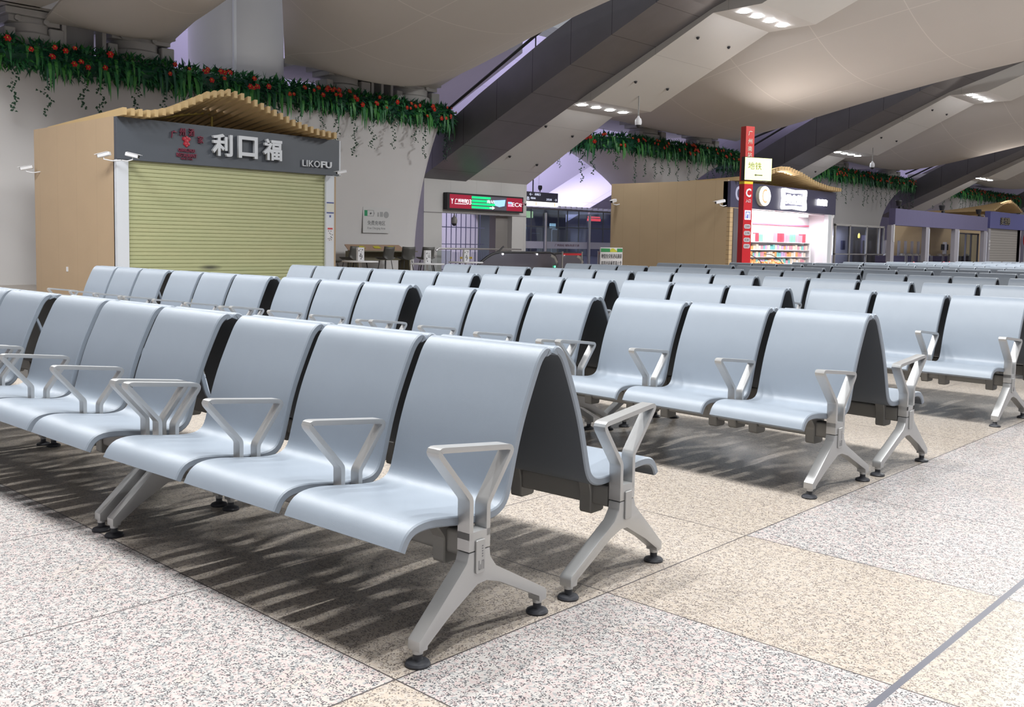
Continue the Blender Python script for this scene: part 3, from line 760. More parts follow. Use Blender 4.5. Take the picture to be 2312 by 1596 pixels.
# retractable belt barriers
for i, (x, ya, yb, lb) in enumerate([(-19.2, 23.35, 24.4, 'red belt barrier in front of the second escalator'), (-22, 28.9, 30.2, 'red belt barrier in front of the glass entrance')]):
    t = thing('belt_barrier', lb, 'barrier', (x, ya, 0))
    for yy in (0, yb-ya):
        q = MB(); q.lathe([(0, 0), (.16, 0), (.16, .03), (.03, .05), (.028, .95), (.035, .96), (.035, .99), (0, .99)], (0, yy, 0), n=12); q.obj('post', STEEL, t, smooth=40)
    q = MB(); q.box((-.004, .03, .86), (.004, yb-ya-.03, .93)); q.obj('belt', mat('belt_red', (.5, .02, .03), rough=.6), t)

# glass entrance between the first two piers
GX = -29.0
GLS = glass('tinted_glass', (.62, .70, .76), .86)
t = thing('glass_entrance', 'steel-framed glass entrance wall with pale sticker bands, beside the portal', 'entrance', (GX, 32, 0))
for y in (32.0, 33.6, 37.0, 39.6):
    q = MB(); q.lathe([(0, 0), (.07, 0), (.07, 2.75), (0, 2.75)], (0.05, y-32, 0), n=14); q.obj('post', STEEL, t, smooth=40)
for ya, yb in ((32.0, 33.6), (33.6, 37.0), (37.0, 39.6)):
    q = MB(); q.box((-.02, ya-32+.08, .05), (.0, yb-32-.08, 2.9)); pn = q.obj('glass_pane', GLS, t)
    q = MB(); q.box((.002, ya-32+.1, 1.02), (.006, yb-32-.1, 1.36)); q.obj('sticker_band', mat('band_white', (.42, .42, .50), rough=.6), t)
text_mesh('band_text', '广州南站 城际轨道交通', 1.9, .13, mat('band_text', (.2, .12, .16)), t, (.009, 3.3, 1.19))
q = MB()
for y in (32.6, 34.6, 35.3, 36.2, 38.2): q.box((-.03, y-32-.03, 0), (.0, y-32+.03, 2.9))
q.box((-.03, 0, 2.05), (0, 7.6, 2.1)); q.box((-.06, -.2, 2.9), (.06, 8, 3.0)); q.obj('mullions', BEAMM, t)
q = MB()
for i in range(16): q.box((-.5, .2+i*.42, 2.98), (1.0, .32+i*.42, 3.06))
q.obj('canopy_fins', WHITE, t)
# room behind the glass
TEAL = mat('dark_teal_wall', (.15, .165, .20), rough=.6)
q = MB(); q.box((GX-5.0, 30.4, 0), (GX-4.9, 41, 3.0)); q.box((GX-5, 30.4, 2.95), (GX-.1, 41, 3.05)); q.obj('wall_entrance_room', TEAL, kind='structure')
t = thing('wall_poster', 'dark blue information poster behind the entrance glass', 'poster', (GX-2, 35.1, 0))
q = MB(); q.box((0, -.55, .4), (.06, .45, 2.0)); q.obj('board', mat('poster_blue', (.035, .04, .09)), t)
q = MB(); q.box((.06, .1, .5), (.07, .38, 1.0)); q.box((.06, -.3, 1.75), (.07, .3, 1.8)); q.obj('print', mat('poster_print', (.4, .42, .5)), t)
t = thing('sliding_panel', 'pale sliding panel behind the entrance glass', 'panel', (GX-2, 37.2, 0)); q = MB(); q.box((0, -.8, .2), (.06, .7, 2.0)); q.obj('panel_sheet', mat('pale_panel', (.42, .43, .5)), t)
t = thing('exit_sign', 'small glowing yellow-green sign inside the glass entrance', 'sign', (GX-1.5, 34.0, 2.68)); q = MB(); q.box((0, -.45, -.15), (.08, .3, .18)); q.obj('lit_face', mat('lit_yellow_green', (.5, .6, .2), emit=(.75, 1, .5), es=1.1), t)
t = thing('exit_sign', 'small glowing red sign above the right end of the glass entrance', 'sign', (GX-1.2, 38.9, 2.5)); q = MB(); q.box((0, -.55, .0), (.05, .55, .13)); q.box((0, -.5, .17), (.05, .5, .24)); q.obj('lit_face', mat('lit_red', (.5, .05, .05), emit=(1, .08, .10), es=2.2), t)
for i, (y, z_) in enumerate(((34.4, 2.1), (36.7, 2.2), (36.9, 1.9))):
    t = thing('screen', ['small bright blue-white screen inside the glass entrance, leftmost', 'small upper blue-white screen inside the glass entrance, centre', 'small lower blue-white screen inside the glass entrance, centre'][i], 'screen', (GX-2.2, y, z_))
    q = MB(); q.box((0, -.22, -.12), (.05, .22, .12)); q.obj('screen_face', mat('lit_pale_blue', (.3, .4, .5), emit=(.6, .85, 1), es=1.0), t)

# notice board in front of the brown stall side
t = thing('notice_board', 'white notice board with a green and yellow header, beside the brown stall', 'sign', (-18, 24.5, 0))
q = MB(); q.box((-.02, -.62, .45), (.02, .62, 1.15)); q.obj('board', mat('notice_white', (.62, .61, .62)), t, bevel=.005)
q = MB(); q.box((.02, -.6, 1.0), (.026, -.1, 1.12)); q.box((.02, .3, 1.0), (.026, .6, 1.12)); q.obj('green_header', mat('header_green', (.03, .25, .08)), t)
q = MB(); q.add([(.026, -.15, 1.0), (.026, .35, 1.0), (.026, .1, 1.125), (.026, -.02, 1.125)], [(0, 1, 2, 3)]); q.obj('yellow_header', mat('header_yellow', (.5, .5, .05)), t)
INK = mat('dark_ink', (.05, .05, .055))
text_mesh('notice_text', '地铁免安检进站通道', 1.14, .16, INK, t, (.026, 0, .86), extrude=.004); text_mesh('notice_text', '高铁出站乘客请止步', 1.14, .16, INK, t, (.026, 0, .62), extrude=.004)
for yy in (-.5, .5):
    q = MB(); q.lathe([(0, 0), (.02, 0), (.02, .46), (0, .46)], (0, yy, 0), n=10); q.obj('leg', STEEL, t)

# ------------------------------------------------------------------ stalls
TAN = mat('tan_wood_panel', (.44, .325, .21), rough=.5, noise=.06, nscale=1.5); seams(TAN, {0: (1.05, .1)}, width=.006, dark=.75)
TANSLAT = mat('pale_wood_slat', (.50, .36, .18), rough=.55, noise=.06, nscale=3)
PEACH = mat('pale_wood_end', (.66, .50, .34), rough=.6)
NAVY = mat('slate_fascia', (.068, .078, .096), rough=.42, noise=.05, nscale=2)
NAVY2 = mat('navy_fascia', (.045, .043, .085), rough=.35)
POST = mat('white_post', (.58, .61, .66), rough=.4)
GOLD = mat('gold_tube', (.48, .36, .08), rough=.4, metal=.3)
SHUT = bpy.data.materials.new('roller_shutter_green'); SHUT.use_nodes = True
_n = SHUT.node_tree; _b = _n.nodes['Principled BSDF']; _tc = N(_n, 'ShaderNodeTexCoord'); _nz = N(_n, 'ShaderNodeTexNoise'); _nz.inputs['Scale'].default_value = 1.1
_mp = N(_n, 'ShaderNodeMapping'); _mp.inputs['Scale'].default_value = (1, .6, 2.2); _n.links.new(_tc.outputs['Object'], _mp.inputs[0]); _n.links.new(_mp.outputs[0], _nz.inputs['Vector'])
_mx = N(_n, 'ShaderNodeMix', data_type='RGBA'); _mx.inputs[6].default_value = (.345, .38, .21, 1); _mx.inputs[7].default_value = (.42, .41, .235, 1); _n.links.new(_nz.outputs[0], _mx.inputs[0])
# dark scuff mark low in the middle
_d = N(_n, 'ShaderNodeVectorMath', operation='SUBTRACT'); _d.inputs[1].default_value = (0, 8.62, .62); _n.links.new(_tc.outputs['Object'], _d.inputs[0])
_s = N(_n, 'ShaderNodeVectorMath', operation='MULTIPLY'); _s.inputs[1].default_value = (0, 3.6, 15); _n.links.new(_d.outputs[0], _s.inputs[0])
_l = N(_n, 'ShaderNodeVectorMath', operation='LENGTH'); _n.links.new(_s.outputs[0], _l.inputs[0])
_r = N(_n, 'ShaderNodeMapRange'); _r.inputs[1].default_value = .2; _r.inputs[2].default_value = 1.1; _r.inputs[3].default_value = .85; _r.inputs[4].default_value = 0; _n.links.new(_l.outputs['Value'], _r.inputs[0])
_m2 = N(_n, 'ShaderNodeMix', data_type='RGBA'); _n.links.new(_r.outputs[0], _m2.inputs[0]); _n.links.new(_mx.outputs[2], _m2.inputs[6]); _m2.inputs[7].default_value = (.06, .06, .05, 1)
_n.links.new(_m2.outputs[2], _b.inputs['Base Color']); _b.inputs['Roughness'].default_value = .45

def wave_canopy(t, prof, x0, x1, pitch, slat_w, slat_h, zr=3.42):
    """fan of slats: the front ends follow a wave (y, z), the rear ends lie level"""
    y0, y1 = prof[0][0], prof[-1][0]; n = int((y1-y0)/pitch)
    for i in range(n+1):
        y = y0+i*pitch; zf = interp(prof, y); zb = min(zr, zf-.02)
        q = MB(); a, b = y-slat_w/2, y+slat_w/2
        q.add([(x0,a,zf),(x0,b,zf),(x0,b,zf+slat_h),(x0,a,zf+slat_h),(x1,a,zb),(x1,b,zb),(x1,b,zb+slat_h),(x1,a,zb+slat_h)],
              [(0,1,2,3),(7,6,5,4),(0,4,5,1),(1,5,6,2),(2,6,7,3),(3,7,4,0)])
        q.obj('canopy_slat', TANSLAT, t)

# --- stall with closed green shutter
KX, KA, KB, KD, KH = -16.33, 6.62, 11.87, -20.38, 3.53
t = thing('shuttered_stall', 'brown station stall with a closed green roller shutter and slate fascia', 'stall')
q = MB(); q.box((KD, KA, 0), (KX-.12, KA+.12, KH+.02)); q.box((KD, KB-.12, 0), (KX-.12, KB, KH-.05)); q.box((KD, KA+.12, 0), (KD+.12, KB-.12, KH-.05)); q.obj('side_panels', TAN, t)
q = MB(); q.box((KD+.1, KA+.1, KH-.25), (KX-.2, KB-.1, KH-.15)); q.obj('roof_panel', BEAMM, t)
sg = MB(); sg.box((KX-.12, KA, 2.72), (KX, KB, KH+.01)); sg = sg.obj('fascia', NAVY, t, bevel=.006)
q = MB(); q.box((KX-.12, KB, 2.74), (KX-.0, KB+.04, KH)); q.obj('fascia_edge_strip', POST, t)
for (a, b) in ((KA, 6.86), (11.52, 11.75)):
    q = MB(); q.box((KX-.16, a, 0), (KX-.02, b, 2.72)); q.obj('post', POST, t, bevel=.004)
# roller shutter: one mesh, horizontal ribs
q = MB(); zz = 0.0; pz = []
while zz < 2.72:
    pz += [(KX-.088, zz), (KX-.088, zz+.006), (KX-.075, zz+.012), (KX-.072, zz+.042), (KX-.075, zz+.072)]; zz += .078
vs = [(x, 6.86, z_) for x, z_ in pz]+[(x, 11.52, z_) for x, z_ in pz]; n = len(pz)
q.add(vs, [(i, i+1, n+i+1, n+i) for i in range(n-1)]); q.obj('roller_shutter', SHUT, t, smooth=50)
LETT = mat('silver_letter', (.52, .54, .57), rough=.35, metal=.3); LRED = mat('dark_red_letter', (.17, .02, .045), rough=.4)
for ch, y in zip('利口福', (8.83, 9.43, 10.04)):
    text_mesh('chinese_letter', ch, .46, .46, LETT, sg, (KX+.06, y, 3.17), extrude=.07, bold=.03)
text_mesh('latin_letters', 'LIKO', .47, .145, LETT, sg, (KX+.03, 11.07, 2.95), extrude=.04); text_mesh('latin_letters', 'FU', .30, .145, LETT, sg, (KX+.03, 11.48, 2.95), extrude=.04, bold=.035)
for ch, y, z_ in zip('广州酒家', (7.78, 7.96, 8.16, 8.36), (3.30, 3.36, 3.37, 3.24)):
    text_mesh('small_chinese_letter', ch, .12, .15, LRED, sg, (KX+.03, y, z_), extrude=.04)
q = MB(); cy_, cz_ = 8.06, 3.18
for k_, (dy, dz, rr_) in enumerate([(0, 0, .055), (-.05, .05, .045), (.05, .05, .045), (0, .075, .04), (-.03, -.05, .04), (.035, -.05, .04), (0, -.09, .03)]):
    q.lathe([(0, 0), (rr_, 0), (rr_*.8, .025), (0, .03)], (KX, cy_+dy, cz_+dz), n=10, axis='x')
q.obj('red_flower_mark', mat('bright_red_letter', (.33, .015, .03), rough=.4), sg)
text_mesh('restaurant_text', 'GUANGZHOU', .36, .07, LRED, sg, (KX+.015, 8.06, 3.0), extrude=.02, bold=.01); text_mesh('restaurant_text', 'RESTAURANT', .44, .08, LRED, sg, (KX+.015, 8.06, 2.9), extrude=.02, bold=.01)
text_mesh('restaurant_text', 'SINCE 1935', .25, .035, LRED, sg, (KX+.015, 8.06, 2.83), extrude=.02)
wave_canopy(t, [(6.66, 3.545), (7.2, 3.55), (7.6, 3.66), (8.0, 3.86), (8.4, 4.06), (8.86, 4.17), (9.2, 4.12), (9.9, 3.90), (10.48, 3.70), (11.1, 3.57), (11.68, 3.53)], KX+.28, KX-3.3, .158, .07, .14)
TUBEZ = [(7.0, 3.5), (8.0, 3.72), (8.9, 3.93), (9.5, 3.92), (10.2, 3.75), (11.3, 3.35), (12, 3.3)]
q = MB(); q.tube([(KX-1.0, 7.0+i*.4, interp(TUBEZ, 7.0+i*.4)) for i in range(12)], .028); q.obj('arched_tube', GOLD, t, smooth=60)
q = MB(); q.tube([(KX-1.0, 9.2, 3.35), (KX-1.0, 9.2, 3.93)], .028); q.obj('tube_post', GOLD, t)
t = thing('wall_socket', 'tiny white socket plate low on the brown side of the shuttered stall', 'socket', (-18.7, KA, .53)); q = MB(); q.box((-.04, -.012, -.05), (.04, 0, .05)); q.obj('plate', WHITE, t)
t = thing('sticker', 'blue-edged sticker on the white post of the shuttered stall', 'sticker', (KX-.02, 11.635, 1.98)); q = MB(); q.box((0, -.1, -.13), (.003, .1, .13)); q.obj('paper', mat('sticker_cream', (.58, .58, .50)), t)
q = MB(); q.box((.003, -.1, .10), (.005, .1, .13)); q.box((.003, -.1, -.13), (.005, .1, -.10)); q.box((.003, -.02, -.22), (.005, .02, -.17)); q.obj('blue_bar', mat('sticker_blue', (.06, .08, .25)), t)
t = thing('sticker', 'taller sticker with red print lower on the same white post', 'sticker', (KX-.02, 11.635, 1.38)); q = MB(); q.box((0, -.09, -.17), (.003, .09, .17)); q.obj('paper', mat('sticker_white', (.62, .62, .64)), t)
q = MB(); q.box((.003, -.07, .1), (.005, .07, .14)); q.obj('red_print', mat('print_red', (.5, .06, .07)), t)
q = MB()
for _ in range(12):
    y = random.uniform(-.07, .05); z_ = random.uniform(-.15, .06); q.box((.003, y, z_), (.005, y+.03, z_+.014))
q.obj('dark_print', INK, t)
bullet((-16.45, KA-.2, 2.79), math.radians(215), 'white security camera on the brown stall side, near its front corner', (.3, .2, -.10), .8)
bullet((-16.05, 6.8, 2.79), math.radians(40), 'white security camera under the left end of the slate fascia', (-.1, -.16, -.1), .8)
bullet((-20.3, KA-.2, 2.70), math.radians(240), 'white security camera with dark lens at the back edge of the brown stall', (.25, .2, -.08), .8)
bullet((-16.05, 11.72, 2.79), math.radians(-100), 'white security camera under the right end of the slate fascia', (-.25, -.05, -.08), .75)

# --- lit convenience stall
LX, LA, LB, LD, LH = -15.47, 27.9, 36.2, -20.65, 3.53
TAN2 = mat('tan_wood_panel_plain', (.50, .38, .235), rough=.5, noise=.05, nscale=1.5); seams(TAN2, {0: (1.25, .1)}, width=.01, dark=.8)
t = thing('lit_stall', 'brown station stall with a brightly lit open shop front and navy fascia', 'stall')
q = MB(); q.box((LD, LA, 0), (LX-.12, LA+.1, LH+.04)); q.box((LD, LA+.1, 0), (LD+.1, LB, LH)); q.obj('side_panels', TAN2, t)
SL = mat('tan_cladding_strips', (.50, .36, .20), rough=.5); seams(SL, {2: (6.2, .0)}, width=.012, dark=.35)
q = MB(); q.box((LX-.12, LA, 0), (LX, 29.15, 2.62)); q.obj('slatted_pillar', SL, t)
SHADEP = mat('dark_grey_panel', (.10, .09, .10), rough=.3)
q = MB(); q.box((LX, 28.1, 0), (LX+.03, 28.6, 2.6)); q.obj('dark_band', SHADEP, t)
sg = MB(); sg.box((LX-.3, LA, 2.62), (LX, LB, LH)); sg = sg.obj('fascia', NAVY2, t, bevel=.01)
GLOW = mat('lit_sign_white', (1, 1, 1), emit=(1, 1, 1), es=3.2); PALE = mat('sign_side_cream', (.55, .55, .45)); ORG = mat('lit_orange_red', (.8, .2, .1), emit=(1, .25, .14), es=1.6)
ell = [(30.05+.42*math.cos(a), 3.1+.36*math.sin(a)) for a in [2*math.pi*i/32 for i in range(32)]]
q = MB(); q.prism_x(ell, LX, LX+.14); q.obj('round_sign', PALE, sg); q = MB(); q.prism_x([(30.05+(y-30.05)*.97, 3.1+(z_-3.1)*.97) for y, z_ in ell], LX+.14, LX+.15); q.obj('round_sign_face', GLOW, sg)
q = MB(); arc = [(30.06+.2*math.cos(a), 3.1+.22*math.sin(a)) for a in [math.radians(60+240*i/14) for i in range(15)]]; q.band_x(offset(arc, .035), offset(arc, -.035), LX+.15, LX+.16, closed=False); q.obj('round_sign_mark', ORG, sg)
fr = round_poly([(31.55, 3.42), (32.4, 3.37), (33.35, 3.42), (33.28, 3.08), (33.35, 2.74), (32.4, 2.79), (31.55, 2.74), (31.62, 3.08)], .06, 3)
q = MB(); q.band_x(offset(fr, .06, True), offset(fr, -.06, True), LX, LX+.12); q.obj('frame_sign', GLOW, sg)
for ch, y in zip('美宜佳', (32.02, 32.45, 32.88)): text_mesh('shop_letter', ch, .40, .36, GLOW, sg, (LX+.06, y, 3.08), extrude=.05, bold=.03)
text_mesh('shop_text', '便利店', .85, .26, GLOW, sg, (LX+.05, 34.85, 3.07), extrude=.05, bold=.03)
ring = [(28.42+.16*math.cos(a), 3.12+.2*math.sin(a)) for a in [2*math.pi*i/24 for i in range(24)]]
q = MB(); q.band_x(offset(ring, .045, True), offset(ring, -.045, True), LX, LX+.02); q.obj('faint_ring', mat('dim_ring', (.2, .2, .28), emit=(.5, .5, .65), es=.5), sg)
q = MB(); q.prism_x([(29.02+.2*math.cos(a), 1.83+.36*math.sin(a)) for a in [2*math.pi*i/24 for i in range(24)]], LX, LX+.16); q.obj('blade_sign', GLOW, t)
SHOPW = mat('shop_white_wall', (.78, .76, .80), rough=.5)
q = MB(); q.box((LX-1.1, 29.1, 0), (LX-1.0, 36.0, 2.62)); q.box((LX-1.0, 29.1, 0), (LX-.12, 29.16, 2.62)); q.box((LX-1.0, 35.9, 0), (LX-.05, 36.1, 2.62)); q.box((LX-1.1, 29.1, 2.60), (LX-.3, 36, 2.64)); q.obj('shop_walls', SHOPW, t)
q = MB(); q.box((LX-.2, 35.62, 0), (LX-.02, 35.9, 2.62)); q.obj('post', POST, t)
q = MB(); q.box((LX-.7, 29.4, 2.5), (LX-.5, 32.0, 2.58)); q.box((LX-.7, 32.6, 2.5), (LX-.5, 34.8, 2.58)); q.obj('ceiling_tube_light', mat('tube_white', (1, 1, 1), emit=(1, .97, 1), es=12), t)
q = MB(); q.box((LX-1.0, 29.2, 2.13), (LX-.94, 35.8, 2.18)); q.obj('pink_stripe', mat('pink_stripe', (.75, .12, .22)), t)
area('shop_lamp', (LX-.42, 32.6, 2.45), (.7, 5.5), 120, (1, .96, .98))
wave_canopy(t, [(28.2, 3.56), (29.4, 3.62), (30.1, 3.85), (31.0, 4.1), (31.6, 4.12), (32.6, 3.98), (33.8, 3.72), (34.9, 3.6), (36.1, 3.56)], LX+.28, LX-3.3, .2, .09, .13)
q = MB(); q.tube([(LX-1.0, 29.6+i*.5, interp([(29.5, 3.4), (31.0, 3.86), (32.6, 3.75), (34.6, 3.4)], 29.6+i*.5)) for i in range(10)], .03); q.obj('arched_tube', GOLD, t)
# shelves and goods inside
sh = thing('goods_shelf', 'white wall shelves full of packets inside the lit stall', 'shelf', (LX-.98, 29.9, 0))
for z_ in (.35, .62, .89, 1.16, 1.46):
    q = MB(); q.box((0, 0, z_-.02), (.27, 5.6, z_)); q.obj('shelf_board', SHOPW, sh)
for y in (0, 5.6):
    q = MB(); q.box((0, y-.02, 0), (.3, y+.02, 1.5)); q.obj('upright', SHOPW, sh)
GC = [mat('packet_'+n_, c_, rough=.4) for n_, c_ in (('pink', (.75, .32, .40)), ('red', (.70, .06, .10)), ('green', (.22, .55, .38)), ('cream', (.78, .66, .55)), ('orange', (.80, .38, .14)), ('violet', (.55, .40, .68)), ('white', (.8, .78, .8)), ('teal', (.2, .55, .55)))]
GN = ['pink', 'red', 'green', 'cream', 'orange', 'violet', 'white', 'teal']
rnd = random.Random(11); pk = {}
for ri, z_ in enumerate((.35, .62, .89, 1.16, 1.46)):
    y = .08
    while y < 5.45:
        wd = rnd.uniform(.2, .34) if ri == 4 else rnd.uniform(.12, .22)
        if y+wd > 5.5: break
        c_ = rnd.choice([0, 0, 1, 2, 3] if ri == 4 else [0, 3, 3, 4, 5, 6, 0, 7]); hh = rnd.uniform(.28, .36) if ri == 4 else rnd.uniform(.13, .2)
        q = MB(); q.box((0, 0, 0), (.18, wd-.02, hh))
        q.obj('goods_packet', GC[c_], loc=(LX-.97+.04, 29.9+y, z_+.001), label='%s packet on the %s shelf inside the lit stall' % (GN[c_], ['lowest', 'second', 'third', 'fourth', 'top'][ri]), category='packet', group='%s packets on the %s shelf of the lit stall' % (GN[c_], ['lowest', 'second', 'third', 'fourth', 'top'][ri]))
        y += wd
ct = thing('display_counter', 'curved glass food counter with orange snacks at the lit stall front', 'counter', (LX-.62, 29.3, 0))
q = MB(); q.box((0, 0, 0), (.6, 3.2, .45)); q.obj('counter_base', SHOPW, ct, bevel=.01)
q = MB()
for _ in range(240):
    x = rnd.uniform(.08, .5); y = rnd.uniform(.05, 3.1); z_ = .45+rnd.uniform(0, .16)+.12*(1-x); r_ = rnd.uniform(.035, .07)
    q.lathe([(0, -r_*.6), (r_*.8, -r_*.3), (r_, 0), (r_*.8, r_*.3), (0, r_*.6)], (x, y, z_), n=7)
q.obj('snack_pile', mat('baked_orange', (.75, .30, .09), rough=.5, noise=.4, nscale=9), ct, kind='stuff')
for y in (1.0, 2.6):
    q = MB(); q.tube([(.1, y-.55, 1.0), (.2, y-.2, .98), (.42, y+.1, .8), (.58, y+.25, .46)], .014); q.obj('glass_rib', BLACK, ct)
q = MB(); q.box((.58, .0, .45), (.595, 3.2, .6)); q.obj('glass_front', glass('clear_glass', (.95, .95, .97), .9), ct)
bullet((-15.75, LA-.22, 2.80), math.radians(235), 'white security camera on the brown side of the lit stall', (.12, .22, -.12), 1.1)
bullet((-20.35, LA-.25, 2.9), math.radians(280), 'white security camera at the rear edge of the lit stall', (.1, .25, -.1), 1.1)
t = thing('security_camera', 'tiny white dome camera under the right end of the navy fascia', 'camera', (LX-.1, 36.1, 2.56)); q = MB(); q.lathe([(0, -.1), (.07, -.07), (.09, 0), (.09, .06), (0, .06)], n=14); q.obj('dome', WHITE, t, smooth=50)

# ------------------------------------------------------------------ red pylon
PYX, PYY = -12.75, 24.15
PRED = mat('pylon_red', (.50, .012, .02), rough=.35); PYEL = mat('lit_yellow_green_box', (.9, 1, .3), emit=(.90, 1, .38), es=1.35)
t = thing('red_pylon', 'tall red station pylon with a lit yellow-green arrow box', 'sign', (PYX, PYY, 0), rz=0)
# turned so its face looks straight down the seating
q = MB(); q.box((-.12, -.16, 0), (.12, .16, 3.12)); q.obj('lower_column', PRED, t, bevel=.004)
q = MB(); q.box((-.12, -.16, 3.12), (.12, .16, 3.2)); q.obj('yellow_band', mat('band_yellow', (.75, .55, .02)), t)
q = MB(); q.box((-.12, -.16, 3.2), (.12, .16, 4.82)); q.obj('upper_column', mat('pylon_red_upper', (.52, .04, .035), rough=.4), t, bevel=.004)
CREAM = mat('cream_letter', (.75, .72, .62))
for ch, z_ in zip('广州南站', (4.62, 4.38, 4.16, 3.98)): text_mesh('column_letter', ch, .15, .15, CREAM, t, (.125, 0, z_), extrude=.01)
bx_ = MB(); bx_.box((.0, -.20, 3.22), (.16, .82, 3.92)); bx_ = bx_.obj('lit_box', BLACK, t, bevel=.01)
q = MB(); q.box((.16, -.19, 3.24), (.168, .80, 3.90)); q.obj('lit_face', PYEL, bx_)
OLIVE = mat('olive_print', (.12, .15, .02))
text_mesh('box_text', '地铁', .5, .22, OLIVE, bx_, (.172, .17, 3.66), extrude=.004)
q = MB(); q.box((.17, .18, 3.378), (.176, .46, 3.406)); q.add([(.176, .15, 3.392), (.176, .22, 3.43), (.176, .22, 3.41), (.176, .175, 3.392), (.176, .22, 3.374), (.176, .22, 3.354)], [(0, 1, 2, 3), (0, 3, 4, 5)]); q.obj('box_arrow', INK, bx_)
text_mesh('gate_letter', 'C', .2, .26, WHITE, t, (.125, 0, 2.86), extrude=.01, bold=.03); text_mesh('gate_text', '入口', .18, .1, WHITE, t, (.125, 0, 2.62), extrude=.01, bold=.01)
q = MB(); q.box((.12, -.11, 2.06), (.127, .11, 2.34)); pn = q.obj('pictogram_panel', mat('lit_pale_lilac', (.5, .52, .75), emit=(.7, .75, 1), es=.9), t)
BLU = mat('pictogram_blue', (.08, .1, .5)); q = MB(); q.box((.127, -.08, 2.09), (.13, -.06, 2.3)); q.box((.127, .06, 2.09), (.13, .08, 2.3)); q.box((.127, -.08, 2.28), (.13, .08, 2.3)); q.box((.127, -.02, 2.1), (.13, .02, 2.22)); q.box((.127, -.045, 2.1), (.13, -.03, 2.18)); q.obj('pictogram', BLU, pn)
for i, z_ in enumerate((1.86, 1.66, 1.46, 1.27)):
    q = MB(); q.prism_x(round_poly([(-.12, z_-.065), (.12, z_-.065), (.12, z_+.065), (-.12, z_+.065)], .06, 4), .12, .127); pl_ = q.obj('number_pill', mat('pill_grey', (.50, .46, .50)), t)
    text_mesh('pill_text', ['2301', '2190', '0281', '1007'][i], .17, .07, INK, pl_, (.129, 0, z_), extrude=.003)
t.rotation_euler = (0, 0, math.radians(-22))

# ------------------------------------------------------------------ charging corner
t = thing('charging_sign', 'clear wall plaque marked Free Charging Area on the white pier', 'sign', (-23.12, 18.44, 1.92))
q = MB(); q.box((.006, -.56, -.42), (.012, .56, .42)); q.obj('plaque', mat('frosted_plaque', (.62, .625, .63), rough=.3), t)
q = MB(); q.box((.012, -.5, .13), (.016, -.38, .32)); q.obj('green_block', mat('icon_green', (.01, .27, .11)), t)
ICON = mat('icon_grey', (.34, .35, .36))
q = MB(); q.box((.012, -.38, .31), (.016, -.12, .325)); q.box((.012, -.38, .125), (.016, -.12, .14)); q.box((.012, -.13, .13), (.016, -.115, .32)); q.box((.012, -.1, .19), (.016, -.08, .26))
q.box((.012, .04, .12), (.016, .1, .26)); q.box((.012, .15, .12), (.016, .27, .28)); q.lathe([(0, 0), (.11, 0), (.11, .004), (0, .004)], (.012, .41, .19), n=14, axis='x'); q.obj('device_icons', ICON, t)
q = MB(); q.add([(.017, -.30, .20), (.017, -.22, .27), (.017, -.23, .225), (.017, -.18, .235), (.017, -.27, .17), (.017, -.255, .21)], [tuple(range(6))]); q.obj('bolt_icon', INK, t)
text_mesh('plaque_text', '免费充电区', .74, .15, mat('ink_grey', (.13, .14, .15)), t, (.015, .0, -.09), extrude=.003); text_mesh('plaque_text', 'Free Charging Area', .74, .10, ICON, t, (.015, 0, -.27), extrude=.003)

WOODC = mat('brown_laminate', (.36, .24, .17), rough=.5, noise=.05); OLIV = mat('olive_panel', (.17, .155, .10), rough=.6)
t = thing('charging_counter', 'long brown charging counter with yellow stickers against the white pier', 'counter', (-22.3, 16.75, 0))
q = MB(); q.add([(-.3, 0, 1.12), (-.3, 2.22, 1.12), (.0, 2.32, .93), (.0, -.05, .93)], [(0, 1, 2, 3)]); q.add([(-.3, 0, 1.1), (-.3, 2.22, 1.1), (.0, 2.32, .91), (.0, -.05, .91)], [(3, 2, 1, 0)]); q.obj('sloped_panel', WOODC, t)
q = MB(); q.box((-.3, .05, .62), (-.02, 2.22, .91)); q.obj('apron', OLIV, t)
q = MB(); q.box((.0, -.1, .9), (.4, 2.45, .93)); q.obj('counter_top', OLIV, t)
for y in (.1, 2.2):
    q = MB(); q.box((-.25, y-.03, 0), (.3, y+.03, .9)); q.obj('leg', OLIV, t)
for y in (.42, 1.05, 1.66):
    q = MB(); q.add([(-.21, y, 1.075), (-.21, y+.26, 1.075), (-.09, y+.28, 1.0), (-.09, y, 1.0)], [(0, 1, 2, 3)]); q.obj('yellow_sticker', mat('sticker_yellow', (.50, .44, .03)), t)
CHB = mat('dark_grey_shell', (.085, .085, .08), rough=.5)
